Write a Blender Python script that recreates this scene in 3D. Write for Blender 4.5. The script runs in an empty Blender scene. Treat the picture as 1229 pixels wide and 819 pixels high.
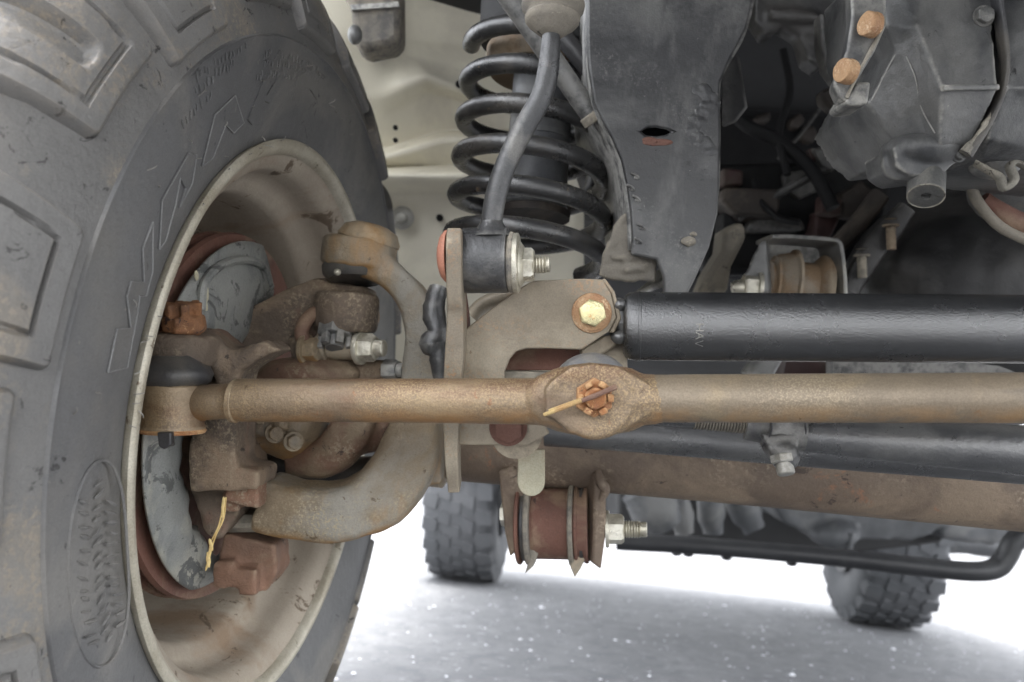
import bpy, bmesh, math, random
from mathutils import Vector, Matrix, noise
from mathutils.geometry import delaunay_2d_cdt

random.seed(7)
S = bpy.context.scene
COL = S.collection
PI = math.pi

# ---------------------------------------------------------------- camera
PITCH, ROLL, CAMZ, FPX = math.radians(10.5), math.radians(5.5), 0.35, 1000.0
FW = Vector((0, math.cos(PITCH), math.sin(PITCH)))
_R0, _U0 = Vector((1, 0, 0)), Vector((0, -math.sin(PITCH), math.cos(PITCH)))
RT = math.cos(ROLL) * _R0 + math.sin(ROLL) * _U0
UP = -math.sin(ROLL) * _R0 + math.cos(ROLL) * _U0
CAM = Vector((0, 0, CAMZ))
cd = bpy.data.cameras.new('camera')
cam = bpy.data.objects.new('camera', cd)
COL.objects.link(cam)
cam.matrix_world = Matrix(((RT.x, UP.x, -FW.x, 0), (RT.y, UP.y, -FW.y, 0), (RT.z, UP.z, -FW.z, CAMZ), (0, 0, 0, 1)))
cd.sensor_width = 36.0
cd.lens = 36.0 * FPX / 1229.0
cd.clip_start, cd.clip_end = 0.02, 500
cd.dof.use_dof = True
cd.dof.focus_distance = 0.57
cd.dof.aperture_fstop = 8.0
S.camera = cam

# ---------------------------------------------------------------- light
SUN_EL, SUN_AZ = math.radians(77), math.radians(185)      # azimuth clockwise from +Y (behind the truck)
w = bpy.data.worlds.new('World')
S.world = w
w.use_nodes = True
nt = w.node_tree
sky = nt.nodes.new('ShaderNodeTexSky')
sky.sky_type = 'NISHITA'
sky.sun_disc = False
sky.sun_elevation = SUN_EL
sky.sun_rotation = SUN_AZ
sky.dust_density = 4.0
sky.air_density = 1.0
sky.ozone_density = 1.0
nt.nodes['Background'].inputs[1].default_value = 0.15
hs = nt.nodes.new('ShaderNodeHueSaturation')             # thin overcast: the blue is mostly veiled
hs.inputs['Saturation'].default_value = 0.18
nt.links.new(sky.outputs[0], hs.inputs['Color'])
nt.links.new(hs.outputs[0], nt.nodes['Background'].inputs[0])
sl = bpy.data.lights.new('sun', 'SUN')
sl.energy = 0.5
sl.angle = math.radians(16)
sl.color = (1.0, 0.95, 0.88)
so = bpy.data.objects.new('sun', sl)
COL.objects.link(so)
sd = Vector((math.sin(SUN_AZ) * math.cos(SUN_EL), math.cos(SUN_AZ) * math.cos(SUN_EL), math.sin(SUN_EL)))
so.rotation_euler = sd.to_track_quat('Z', 'Y').to_euler()
S.view_settings.view_transform = 'Standard'
S.view_settings.look = 'None'
S.view_settings.gamma = 1.0
S.view_settings.use_curve_mapping = False
S.view_settings.exposure = 3.2
S.render.engine = 'CYCLES'
S.cycles.max_bounces = 8
S.cycles.diffuse_bounces = 5
S.cycles.use_denoising = True

# ---------------------------------------------------------------- helpers
def P(u, v, d):
    """the point of the photo pixel (u, v) at distance d along the view axis, in the place"""
    return CAM + d * ((u - 614.5) / FPX * RT + (409.5 - v) / FPX * UP + FW)
YAW = math.radians(7.45)
CX = Vector((math.cos(YAW), -math.sin(YAW), 0))          # across the truck
CY = Vector((math.sin(YAW), math.cos(YAW), 0))           # towards its rear
CZ = Vector((0, 0, 1))

class MB:
    def __init__(s): s.v, s.f = [], []
    def add(s, vs, fs):
        n = len(s.v); s.v += [Vector(x) for x in vs]; s.f += [tuple(i + n for i in f) for f in fs]; return s
    def rings(s, rings, cap0=True, cap1=True, closed=True):
        n = len(rings[0]); vs = [p for r in rings for p in r]; fs = []
        for i in range(len(rings) - 1):
            for j in range(n if closed else n - 1):
                k = (j + 1) % n
                fs.append((i * n + j, i * n + k, (i + 1) * n + k, (i + 1) * n + j))
        if closed and cap0: fs.append(tuple(range(n))[::-1])
        if closed and cap1: fs.append(tuple((len(rings) - 1) * n + j for j in range(n)))
        return s.add(vs, fs)
    def lathe(s, o, ax, prof, seg=32, ref=None, a0=0.0, a1=2 * PI, wob=0.0):
        ax = Vector(ax).normalized(); o = Vector(o)
        ref = Vector(ref) if ref is not None else (Vector((0, 0, 1)) if abs(ax.z) < 0.9 else Vector((1, 0, 0)))
        e1 = (ref - ax * ref.dot(ax)).normalized(); e2 = ax.cross(e1)
        full = abs(a1 - a0 - 2 * PI) < 1e-6
        n = seg if full else seg + 1
        rs = []
        for t, r in prof:
            rs.append([o + ax * t + (e1 * math.cos(a0 + (a1 - a0) * j / seg) + e2 * math.sin(a0 + (a1 - a0) * j / seg)) * max(r, 1e-5) for j in range(n)])
        return s.rings(rs, True, True, full)
    def cyl(s, a, b, r, seg=24, ch=0.0, r2=None):
        a, b = Vector(a), Vector(b); L = (b - a).length; r2 = r if r2 is None else r2
        pr = [(0, r - ch), (ch, r), (L - ch, r2), (L, r2 - ch)] if ch else [(0, r), (L, r2)]
        return s.lathe(a, b - a, pr, seg)
    def tube(s, pts, rad, seg=14, sub=6, cap=True, flat=1.0):
        pts = [Vector(p) for p in pts]
        if not isinstance(rad, (list, tuple)): rad = [rad] * len(pts)
        q, rr = spline(pts, sub), lerp_list(rad, sub)
        return s.rings(frames(q, rr, seg, flat), cap, cap)
    def ell(s, c, a, b, d, seg=16, rg=10):
        c, a, b, d = Vector(c), Vector(a), Vector(b), Vector(d); rs = []
        for i in range(rg + 1):
            t = PI * i / rg; st = max(math.sin(t), 1e-3)
            rs.append([c - d * math.cos(t) + (a * math.cos(2 * PI * j / seg) + b * math.sin(2 * PI * j / seg)) * st for j in range(seg)])
        return s.rings(rs)
    def box(s, c, a, b, d):
        c, a, b, d = Vector(c), Vector(a), Vector(b), Vector(d)
        return s.rings([[c - d - a - b, c - d + a - b, c - d + a + b, c - d - a + b], [c + d - a - b, c + d + a - b, c + d + a + b, c + d - a + b]])
    def prism(s, poly, vec):
        vec = Vector(vec); poly = [Vector(p) for p in poly]
        return s.rings([poly, [p + vec for p in poly]])
    def bar(s, pts, wid, dep, side, seg=20, sub=5, pw=3.0, twist=None):
        """swept rounded rectangle: wid across the path in the picture plane, dep along side"""
        pts = [Vector(p) for p in pts]; q = spline(pts, sub); W_, D_ = lerp_list(wid, sub), lerp_list(dep, sub); rs = []
        side = Vector(side).normalized()
        for i, p in enumerate(q):
            t = (q[min(i + 1, len(q) - 1)] - q[max(i - 1, 0)]).normalized()
            sd_ = (side - t * side.dot(t)).normalized(); nn = t.cross(sd_)
            ring = []
            for j in range(seg):
                a = 2 * PI * j / seg; c_, s_ = math.cos(a), math.sin(a)
                ring.append(p + nn * (abs(c_) ** (2 / pw) * (1 if c_ > 0 else -1) * W_[i] / 2) + sd_ * (abs(s_) ** (2 / pw) * (1 if s_ > 0 else -1) * D_[i] / 2))
            rs.append(ring)
        return s.rings(rs)
    def build(s, name, m, parent=None, bevel=0.0, bseg=2, ang=40, voxel=0.0, smooth=0, kind=None, label=None, tex=None, sub=0):
        off = world_loc(parent) if parent is not None else Vector((0, 0, 0))
        if parent is None:
            xs = [sum((v[i] for v in s.v), 0.0) / len(s.v) for i in range(3)]; off = Vector(xs)
        local = parent is not None and parent.get('localframe')
        me = bpy.data.meshes.new(name)
        me.from_pydata([tuple(v if local else v - off) for v in s.v], [], s.f)
        me.validate(clean_customdata=False)
        bm = bmesh.new(); bm.from_mesh(me)
        bmesh.ops.recalc_face_normals(bm, faces=bm.faces); bm.to_mesh(me); bm.free()
        me.materials.append(m); me.shade_smooth(); me.set_sharp_from_angle(angle=math.radians(ang))
        o = bpy.data.objects.new(name, me); COL.objects.link(o)
        if parent is not None: o.parent = parent
        else: o.location = off
        if local: o['localframe'] = True
        if voxel:
            md = o.modifiers.new('melt', 'REMESH'); md.mode = 'VOXEL'; md.voxel_size = voxel; md.use_smooth_shade = True
            sm = o.modifiers.new('relax', 'SMOOTH'); sm.iterations = smooth or 5; sm.factor = 0.5
        if bevel:
            md = o.modifiers.new('edge', 'BEVEL'); md.width = bevel; md.segments = bseg; md.limit_method = 'ANGLE'; md.angle_limit = math.radians(35)
        if sub:
            md = o.modifiers.new('sub', 'SUBSURF'); md.levels = md.render_levels = sub
        if tex:                                            # cast or dented surface
            t = bpy.data.textures.new('lumps', 'CLOUDS'); t.noise_scale = tex[0]; t.noise_depth = 2
            md = o.modifiers.new('lumps', 'DISPLACE'); md.texture = t; md.strength = tex[1]; md.texture_coords = 'GLOBAL'; md.mid_level = 0.5
        if kind: o['kind'] = kind
        if label: o['label'] = label
        return o

def world_loc(o):
    l = Vector((0, 0, 0))
    while o is not None: l += o.location; o = o.parent
    return l
def spline(p, sub):
    if len(p) < 3 or sub <= 1:
        return [p[0].lerp(p[-1], i / max(sub, 1)) for i in range(max(sub, 1) + 1)] if len(p) == 2 else p
    out = []
    for i in range(len(p) - 1):
        a, b, c, d = p[i - 1] if i else p[0] * 2 - p[1], p[i], p[i + 1], p[i + 2] if i + 2 < len(p) else p[-1] * 2 - p[-2]
        for k in range(sub):
            t = k / sub
            out.append(0.5 * ((2 * b) + (c - a) * t + (2 * a - 5 * b + 4 * c - d) * t * t + (3 * b - a - 3 * c + d) * t ** 3))
    return out + [p[-1]]
def lerp_list(r, sub):
    if sub <= 1 and len(r) > 2: return list(r)
    out = []
    for i in range(len(r) - 1):
        for k in range(max(sub, 1)):
            t = k / max(sub, 1); t = t * t * (3 - 2 * t); out.append(r[i] * (1 - t) + r[i + 1] * t)
    return out + [r[-1]]
def frames(q, rr, seg, flat=1.0):
    t = (q[1] - q[0]).normalized()
    n = (Vector((0, 0, 1)) if abs(t.z) < 0.9 else Vector((1, 0, 0))); n = (n - t * n.dot(t)).normalized(); rs = []
    for i, p in enumerate(q):
        t = (q[min(i + 1, len(q) - 1)] - q[max(i - 1, 0)]).normalized()
        n = (n - t * n.dot(t)).normalized(); b = t.cross(n)
        rs.append([p + (n * math.cos(2 * PI * j / seg) + b * math.sin(2 * PI * j / seg) * flat) * rr[i] for j in range(seg)])
    return rs
def thing(name, label, cat, loc, group=None):
    o = bpy.data.objects.new(name, None); o.location = Vector(loc); o.empty_display_size = 0.02
    COL.objects.link(o); o['label'] = label; o['category'] = cat
    if group: o['group'] = group
    return o
def tag(o, label, cat, group=None):
    o['label'] = label; o['category'] = cat
    if group: o['group'] = group
    return o
def poly(pts, d, sub=0):
    """outline of a plate standing across the view at distance d (or a distance per corner)"""
    return [P(p[0], p[1], p[2] if len(p) > 2 else d) for p in pts]
def holed(outer, holes, vec, c, ex, ey):
    """plate with real holes: outer and holes in plane coordinates (ex, ey) round c"""
    loops = [outer] + holes; vs, es, n0 = [], [], 0
    for lp in loops:
        n = len(lp); vs += [Vector(p) for p in lp]; es += [(n0 + i, n0 + (i + 1) % n) for i in range(n)]; n0 += n
    r = delaunay_2d_cdt(vs, es, [], 1, 1e-7)
    V2 = r[0]
    def inside(p, lp):
        c = False
        for i in range(len(lp)):
            a, b = lp[i], lp[i - 1]
            if (a[1] > p[1]) != (b[1] > p[1]) and p[0] < (b[0] - a[0]) * (p[1] - a[1]) / (b[1] - a[1]) + a[0]: c = not c
        return c
    F2 = [f for f in r[2] if not any(inside((sum(V2[i].x for i in f) / len(f), sum(V2[i].y for i in f) / len(f)), h) for h in holes)]
    n = len(V2); vec = Vector(vec)
    top = [c + ex * p.x + ey * p.y for p in V2]
    mb = MB(); fs = [tuple(f) for f in F2] + [tuple(i + n for i in f)[::-1] for f in F2]
    cnt = {}
    for f in F2:
        for i in range(len(f)):
            e = (f[i], f[(i + 1) % len(f)]); cnt[e] = 1
    for (a, b) in list(cnt):
        if (b, a) not in cnt: fs.append((b, a, a + n, b + n))
    mb.add(top + [p + vec for p in top], fs); return mb

# ---------------------------------------------------------------- materials
def mat(name, c1, c2, scale=60, rough=0.6, metal=0.0, bump=0.3, bscale=None, spots=None, sscale=90, sthr=0.6, dust=None, dthr=(0.25, 0.9),
        fine=900, c3=None, c3scale=14, c3thr=(0.50, 0.60), rvar=0.15, stretch=None, bdist=0.003, spec=0.5, ior=1.5, ffac=0.4,
        edge=None, ethr=(0.53, 0.60), under=None, grain=None, gscale=420, gthr=0.50, gmask=(9, 0.45, 0.62), pits=None, pscale=45, pthr=0.66, streak=None, srough=None):
    """weathered surface: two base tones, a large stain (c3), speckled grain inside its own patches, chips (spots), dark pits, worn edges, settled dust"""
    m = bpy.data.materials.new(name); m.use_nodes = True; N, L = m.node_tree.nodes, m.node_tree.links
    b = N['Principled BSDF']; g = N.new('ShaderNodeNewGeometry')
    pos = g.outputs['Position']; raw = pos
    if stretch:
        mp = N.new('ShaderNodeMapping'); mp.inputs['Scale'].default_value = stretch; L.new(pos, mp.inputs[0]); pos = mp.outputs[0]
    def nz(sc, det=6, ro=0.6, dis=0.0, src=None):
        n = N.new('ShaderNodeTexNoise'); n.inputs['Scale'].default_value = sc; n.inputs['Detail'].default_value = det; n.inputs['Roughness'].default_value = ro; n.inputs['Distortion'].default_value = dis
        L.new(src or pos, n.inputs['Vector']); return n.outputs['Fac']
    def ramp(f, a, z):
        r = N.new('ShaderNodeMapRange'); r.inputs[1].default_value = a; r.inputs[2].default_value = z; L.new(f, r.inputs[0]); return r.outputs[0]
    def mul(a, c):
        k = N.new('ShaderNodeMath'); k.operation = 'MULTIPLY'; L.new(a, k.inputs[0])
        if isinstance(c, float): k.inputs[1].default_value = c
        else: L.new(c, k.inputs[1])
        return k.outputs[0]
    def mix(f, A, B):
        x = N.new('ShaderNodeMix'); x.data_type = 'RGBA'; L.new(f, x.inputs['Factor'])
        for v, s_ in ((A, 6), (B, 7)):
            if isinstance(v, (tuple, list)): x.inputs[s_].default_value = (*v, 1)
            else: L.new(v, x.inputs[s_])
        return x.outputs[2]
    n1 = nz(scale * .45, 8, .62); col = mix(ramp(n1, 0.36, 0.64), c1, c2)
    rmask = []
    if c3:
        f3 = ramp(nz(c3scale, 8, 0.62, .4), *c3thr); col = mix(f3, col, c3); rmask.append(f3)
    if streak:
        mp = N.new('ShaderNodeMapping'); mp.inputs['Scale'].default_value = streak[1]; L.new(raw, mp.inputs[0])
        col = mix(ramp(nz(1.0, 5, .65, 0, mp.outputs[0]), .52, .66), col, streak[0])
    if grain:
        col = mix(mul(ramp(nz(gscale, 4, .7), gthr, gthr + .10), ramp(nz(*gmask[:1], 4, .6, .3), *gmask[1:])), col, grain)
    if spots: col = mix(ramp(nz(sscale, 10, 0.75, .5), sthr, sthr + 0.04), col, spots)
    if pits:
        fp = ramp(nz(pscale, 6, .7, .8), pthr, pthr + .03); col = mix(fp, col, pits)
    nf = nz(fine, 3, 0.7)
    mm = N.new('ShaderNodeMix'); mm.data_type = 'RGBA'; mm.blend_type = 'MULTIPLY'; mm.inputs['Factor'].default_value = ffac
    L.new(col, mm.inputs[6]); gg = N.new('ShaderNodeCombineColor'); r_ = ramp(nf, 0.15, 0.62)
    for i in range(3): L.new(r_, gg.inputs[i])
    L.new(gg.outputs[0], mm.inputs[7]); col = mm.outputs[2]
    if edge:
        pt = ramp(g.outputs['Pointiness'], *ethr); col = mix(mul(pt, ramp(nz(70, 6, .7), .38, .56)), col, edge)
    if under:                                             # salt rust along the underside
        sx = N.new('ShaderNodeSeparateXYZ'); L.new(g.outputs['Normal'], sx.inputs[0])
        col = mix(mul(ramp(sx.outputs[2], -.35, -.9), ramp(nz(22, 6, .65, .3), .40, .58)), col, under)
    if dust:                                              # dirt that has settled on faces that look up
        sx = N.new('ShaderNodeSeparateXYZ'); L.new(g.outputs['Normal'], sx.inputs[0])
        col = mix(mul(ramp(sx.outputs[2], *dthr), ramp(n1, 0.2, 0.6)), col, dust)
    L.new(col, b.inputs['Base Color']); b.inputs['Metallic'].default_value = metal
    rr = N.new('ShaderNodeMapRange'); rr.inputs[1].default_value = .3; rr.inputs[2].default_value = .7
    rr.inputs[3].default_value = max(rough - rvar, 0.05); rr.inputs[4].default_value = min(rough + rvar, 1); L.new(nz(scale * .7, 8, .7), rr.inputs[0])
    L.new(rr.outputs[0], b.inputs['Roughness']); b.inputs['Specular IOR Level'].default_value = spec; b.inputs['IOR'].default_value = ior
    bp = N.new('ShaderNodeBump'); bp.inputs['Strength'].default_value = bump; bp.inputs['Distance'].default_value = bdist
    ad = N.new('ShaderNodeMath'); ad.operation = 'ADD'; L.new(nz(bscale or scale * 4, 6, 0.65), ad.inputs[0]); L.new(mul(nf, 0.25), ad.inputs[1])
    L.new(ad.outputs[0], bp.inputs['Height']); L.new(bp.outputs[0], b.inputs['Normal'])
    return m
M = dict(
    rod_grey=mat('greyish_tan_steel', (.255, .205, .145), (.20, .16, .115), 30, .42, .3, .25, 260, c3=(.30, .235, .15), c3scale=8, grain=(.31, .25, .17), gscale=900, gthr=.50, gmask=(11, .52, .70), spots=(.22, .13, .075), sscale=60, sthr=.64, streak=((.15, .125, .10), (4, 30, 30)), under=(.32, .20, .10), pits=(.12, .085, .06), pscale=120, pthr=.675),
    rod=mat('dusty_tan_steel', (.255, .187, .12), (.165, .12, .082), 30, .42, .3, .3, 260, c3=(.30, .22, .135), c3scale=11, under=(.33, .18, .075), grain=(.36, .26, .145), gscale=820, gthr=.47, gmask=(13, .42, .60), streak=((.17, .095, .055), (7, 24, 24)),
            spots=(.26, .135, .07), sscale=60, sthr=.61, pits=(.13, .085, .05), pscale=120, pthr=.665, edge=(.45, .36, .24)),
    plate=mat('beige_dusty_steel', (.275, .235, .175), (.22, .185, .14), 24, .62, .1, .22, 160, c3=(.33, .285, .215), c3scale=7, spots=(.36, .27, .22), sscale=80, sthr=.655, pits=(.17, .115, .07), pscale=70, pthr=.665,
              grain=(.36, .22, .12), gscale=420, gmask=(14, .47, .60), streak=((.20, .165, .12), (12, 12, 22)), edge=(.40, .34, .25), ffac=.35),
    fork=mat('forged_dirty_steel', (.275, .21, .13), (.19, .145, .095), 18, .58, .15, .55, 150, c3=(.265, .245, .205), c3scale=9, c3thr=(.44, .56), under=(.34, .19, .07), spots=(.36, .23, .11), sscale=26, sthr=.64, pits=(.12, .088, .056), pscale=70, pthr=.635, grain=(.36, .30, .20), gscale=420, gmask=(13, .50, .62),
             streak=((.34, .20, .085), (14, 14, 5)), edge=(.37, .29, .19), ffac=.25),
    knuckle=mat('brown_dirty_casting', (.185, .138, .10), (.10, .077, .058), 26, .72, .05, .7, 170, c3=(.255, .185, .125), c3scale=9, spots=(.32, .26, .17), sscale=48, sthr=.63, pits=(.055, .042, .033), pscale=60, pthr=.62, grain=(.30, .24, .165), gscale=330, gmask=(14, .48, .60),
                streak=((.235, .115, .08), (10, 10, 7)), edge=(.30, .235, .16), ffac=.3),
    knuckle_red=mat('reddish_dirty_casting', (.255, .14, .09), (.145, .09, .062), 28, .72, .05, .7, 170, c3=(.25, .19, .125), c3scale=12, spots=(.34, .28, .19), sscale=60, sthr=.65, pits=(.07, .048, .038), pscale=60, pthr=.62, grain=(.33, .26, .18), gscale=330, gmask=(16, .50, .62), edge=(.33, .24, .165), ffac=.3),
    axle=mat('brown_axle_paint', (.205, .152, .11), (.13, .098, .075), 16, .66, .05, .5, 130, c3=(.27, .205, .145), c3scale=9, spots=(.31, .165, .10), sscale=22, sthr=.62, pits=(.08, .058, .045), pscale=44, pthr=.625,
             grain=(.36, .29, .21), gscale=230, gmask=(12, .52, .64), ffac=.3),
    washer_rust=mat('pale_rusty_washer', (.46, .29, .155), (.33, .175, .09), 130, .7, .1, .4, 400, grain=(.62, .46, .30), gscale=500, gmask=(60, .45, .6)),
    rust=mat('orange_rust', (.44, .19, .065), (.24, .095, .045), 150, .82, .0, .6, 420, spots=(.58, .36, .17), sscale=190, sthr=.57, pits=(.10, .05, .035), pscale=170, pthr=.62, edge=(.62, .40, .20)),
    nutrust=mat('dark_orange_rust', (.30, .135, .055), (.16, .08, .045), 110, .8, .0, .6, 380, spots=(.46, .27, .13), sscale=160, sthr=.58, pits=(.07, .04, .03), pscale=130, pthr=.60),
    redrust=mat('dull_red_rust', (.19, .088, .062), (.125, .064, .048), 34, .72, .05, .35, 200, c3=(.25, .165, .11), c3scale=15, spots=(.30, .22, .16), sscale=70, sthr=.66, pits=(.07, .04, .035), pscale=70, pthr=.65, ffac=.3),
    pink=mat('salmon_primer', (.56, .25, .165), (.44, .19, .13), 70, .55, 0, .25, 300, spots=(.66, .42, .30), sscale=120, sthr=.62),
    damper=mat('black_powder_coat', (.014, .0145, .0155), (.022, .0225, .0235), 22, .25, 0, .42, 620, grain=(.14, .14, .135), gscale=1000, gthr=.58, gmask=(16, .42, .62), spots=(.22, .22, .21), sscale=260, sthr=.71, fine=1400, bdist=.0016, spec=1.0, ior=1.75, rvar=.08, ffac=.5),
    blackrod=mat('black_satin_tube', (.028, .0285, .030), (.050, .050, .050), 24, .30, 0, .25, 260, c3=(.085, .084, .080), c3scale=13, spots=(.22, .21, .19), sscale=140, sthr=.68, dust=(.13, .123, .11), dthr=(.5, 1.1), spec=1.0, ior=1.7),
    link=mat('worn_dark_steel', (.105, .105, .106), (.065, .066, .068), 26, .34, .45, .25, 220, c3=(.17, .165, .155), c3scale=18, spots=(.30, .28, .25), sscale=110, sthr=.665, pits=(.035, .035, .036), pscale=120, pthr=.66, edge=(.26, .255, .24)),
    spring=mat('black_spring_paint', (.017, .0172, .018), (.034, .034, .034), 30, .30, .0, .25, 260, c3=(.065, .060, .054), c3scale=13, spots=(.20, .15, .10), sscale=90, sthr=.615, spec=.8, ior=1.6, dust=(.10, .092, .078), dthr=(.45, 1.1)),
    frame=mat('grey_frame_paint', (.026, .0265, .028), (.048, .048, .049), 9, .34, 0, .25, 80, c3=(.105, .105, .103), c3scale=7, c3thr=(.50, .63), spots=(.27, .262, .24), sscale=90, sthr=.66, pits=(.016, .016, .017), pscale=34, pthr=.64, grain=(.125, .122, .115), gscale=380, gthr=.54, gmask=(10, .54, .68),
              streak=((.105, .104, .10), (20, 20, 6)), ior=1.5, spec=.6, edge=(.24, .235, .22), ffac=.25),
    casting=mat('grey_cast_iron', (.034, .035, .037), (.055, .056, .057), 14, .40, 0, .3, 130, c3=(.115, .115, .112), c3scale=10, c3thr=(.46, .62), spots=(.33, .31, .27), sscale=85, sthr=.675, pits=(.02, .02, .02), pscale=55, pthr=.66, ior=1.5, spec=.6,
                streak=((.125, .123, .117), (18, 18, 8)), edge=(.40, .385, .34), ethr=(.52, .57), ffac=.3),
    plug=mat('grey_plug', (.115, .115, .11), (.075, .075, .073), 30, .45, .2, .3, 200, c3=(.17, .165, .15), c3scale=24),
    casting_edge=mat('pale_scuffed_edge', (.36, .33, .27), (.17, .16, .135), 90, .7, .1, .4, 300, pits=(.07, .06, .05), pscale=150, pthr=.6),
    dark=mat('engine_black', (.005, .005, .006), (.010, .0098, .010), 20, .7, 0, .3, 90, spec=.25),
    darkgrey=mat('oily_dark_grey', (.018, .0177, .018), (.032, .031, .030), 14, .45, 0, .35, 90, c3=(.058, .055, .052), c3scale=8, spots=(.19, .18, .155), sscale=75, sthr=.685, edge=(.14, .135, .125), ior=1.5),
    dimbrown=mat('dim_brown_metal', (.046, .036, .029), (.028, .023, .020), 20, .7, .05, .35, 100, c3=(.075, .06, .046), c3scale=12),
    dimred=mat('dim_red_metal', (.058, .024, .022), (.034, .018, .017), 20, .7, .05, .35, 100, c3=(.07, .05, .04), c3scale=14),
    plategrey=mat('dull_zinc_plate', (.20, .20, .195), (.13, .13, .127), 18, .45, .35, .25, 110, c3=(.25, .235, .20), c3scale=13, spots=(.09, .085, .08), sscale=80, sthr=.65, edge=(.38, .37, .34)),
    shield=mat('galvanized_shield', (.385, .39, .365), (.27, .28, .268), 15, .45, .25, .4, 90, c3=(.47, .455, .39), c3scale=13, spots=(.085, .088, .088), sscale=52, sthr=.60, pits=(.15, .155, .15), pscale=26, pthr=.56, streak=((.185, .20, .205), (30, 30, 11)), ffac=.3),
    zinc=mat('zinc_plated', (.60, .565, .46), (.42, .39, .31), 80, .36, .6, .25, 350, pits=(.20, .17, .12), pscale=150, pthr=.64, edge=(.75, .72, .62)),
    yzinc=mat('yellow_zinc', (.74, .66, .36), (.62, .58, .36), 160, .30, .6, .2, 400, spots=(.62, .38, .16), sscale=150, sthr=.58),
    shock=mat('grey_shock_paint', (.105, .108, .113), (.075, .078, .082), 16, .42, 0, .2, 110, c3=(.15, .148, .14), c3scale=11, spots=(.22, .21, .19), sscale=90, sthr=.67, edge=(.2, .2, .19)),
    tab=mat('pale_painted_tab', (.58, .555, .42), (.48, .45, .33), 40, .6, .05, .2, 200, spots=(.34, .27, .17), sscale=80, sthr=.67, edge=(.36, .27, .17)),
    rimmetal=mat('dusty_wheel_steel', (.46, .40, .325), (.36, .305, .24), 9, .75, 0, .35, 90, c3=(.30, .215, .145), c3scale=7, c3thr=(.50, .62), spots=(.60, .56, .47), sscale=70, sthr=.67, pits=(.15, .11, .075), pscale=24, pthr=.60, streak=((.45, .39, .31), (5, 16, 16)), ffac=.25),
    lip=mat('pale_rim_lip', (.60, .56, .46), (.40, .355, .27), 50, .42, .3, .35, 220, spots=(.17, .13, .085), sscale=75, sthr=.615, pits=(.10, .085, .06), pscale=150, pthr=.66),
    tyre=mat('dusty_tyre_rubber', (.150, .149, .149), (.105, .104, .104), 9, .5, 0, .3, 160, c3=(.185, .177, .165), c3scale=7, spots=(.29, .27, .235), sscale=130, sthr=.65, streak=((.17, .163, .152), (16, 5, 5)), pits=(.045, .044, .044), pscale=42, pthr=.64, spec=.5, ffac=.3),
    worn=mat('lit_rubber_edge', (.27, .268, .262), (.17, .17, .168), 60, .5, 0, .2),  # paler grey: light caught on the letters' raised edges, put into the colour
    tread=mat('muddy_tread_rubber', (.185, .179, .170), (.13, .126, .121), 12, .48, 0, .35, 140, c3=(.235, .205, .165), c3scale=9, c3thr=(.54, .68), spots=(.30, .26, .205), sscale=60, sthr=.65, pits=(.045, .042, .04), pscale=60, pthr=.615,
              grain=(.25, .215, .17), gscale=260, gmask=(9, .48, .6), edge=(.19, .17, .145), ethr=(.52, .58), spec=.55, ffac=.3),
    reartyre=mat('far_tyre_rubber', (.085, .09, .097), (.11, .113, .12), 8, .8, 0, .3, 60),
    rubber=mat('black_rubber', (.028, .028, .031), (.048, .047, .048), 24, .42, 0, .2, 160, c3=(.085, .078, .068), c3scale=14, dust=(.13, .115, .095), dthr=(.5, 1.2)),
    boot=mat('grey_rubber_boot', (.15, .15, .155), (.105, .104, .105), 24, .45, 0, .15, 200, c3=(.20, .185, .16), c3scale=16),
    tan=mat('tan_rubber_bush', (.33, .225, .135), (.24, .165, .10), 30, .65, 0, .3, 200, c3=(.30, .25, .19), c3scale=16, edge=(.44, .36, .26)),
    mud=mat('tan_dirt_steel', (.235, .21, .17), (.165, .15, .125), 15, .75, 0, .45, 110, c3=(.115, .108, .10), c3scale=9, spots=(.35, .32, .26), sscale=50, sthr=.64, pits=(.07, .063, .055), pscale=45, pthr=.65, edge=(.36, .32, .25), ffac=.3),
    liner=mat('cream_body_paint', (.76, .715, .585), (.71, .67, .55), 5, .38, 0, .05, 60, c3=(.64, .60, .495), c3scale=6, spots=(.42, .38, .30), sscale=60, sthr=.72, fine=1200, ffac=.15),
    liner_bolt=mat('grey_bolt', (.40, .39, .35), (.28, .27, .25), 80, .45, .4, .2),
    straw=mat('dry_grass', (.66, .43, .13), (.44, .27, .08), 160, .6, 0, .3, edge=(.75, .58, .26)),
    hair=mat('rubber_whisker', (.40, .38, .34), (.14, .13, .12), 90, .6, 0, .1),
    white=mat('pale_paint_dab', (.66, .62, .45), (.58, .54, .38), 120, .6, 0, .2),
    under=mat('dusty_underbody', (.10, .104, .11), (.062, .065, .070), 6, .6, .1, .3, 40, c3=(.165, .165, .162), c3scale=4),
    blackbar=mat('black_bar_paint', (.020, .0205, .023), (.036, .037, .039), 14, .42, 0, .2, 120, dust=(.10, .10, .10), dthr=(.4, 1.1)),
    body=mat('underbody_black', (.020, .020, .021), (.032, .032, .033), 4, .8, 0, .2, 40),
    salt=mat('white_salt', (.78, .79, .82), (.66, .67, .72), 200, .6, 0, .3),
)
# ground: pale concrete with fine grit
g = mat('pale_concrete', (.175, .179, .185), (.135, .139, .146), 16, .85, 0, .5, 60, spots=(.31, .317, .33), sscale=34, sthr=.59, c3=(.12, .124, .134), c3scale=22, c3thr=(.50, .62), pits=(.085, .088, .095), pscale=60, pthr=.63, fine=300, bdist=.006, ffac=.35)
M['ground'] = g

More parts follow.
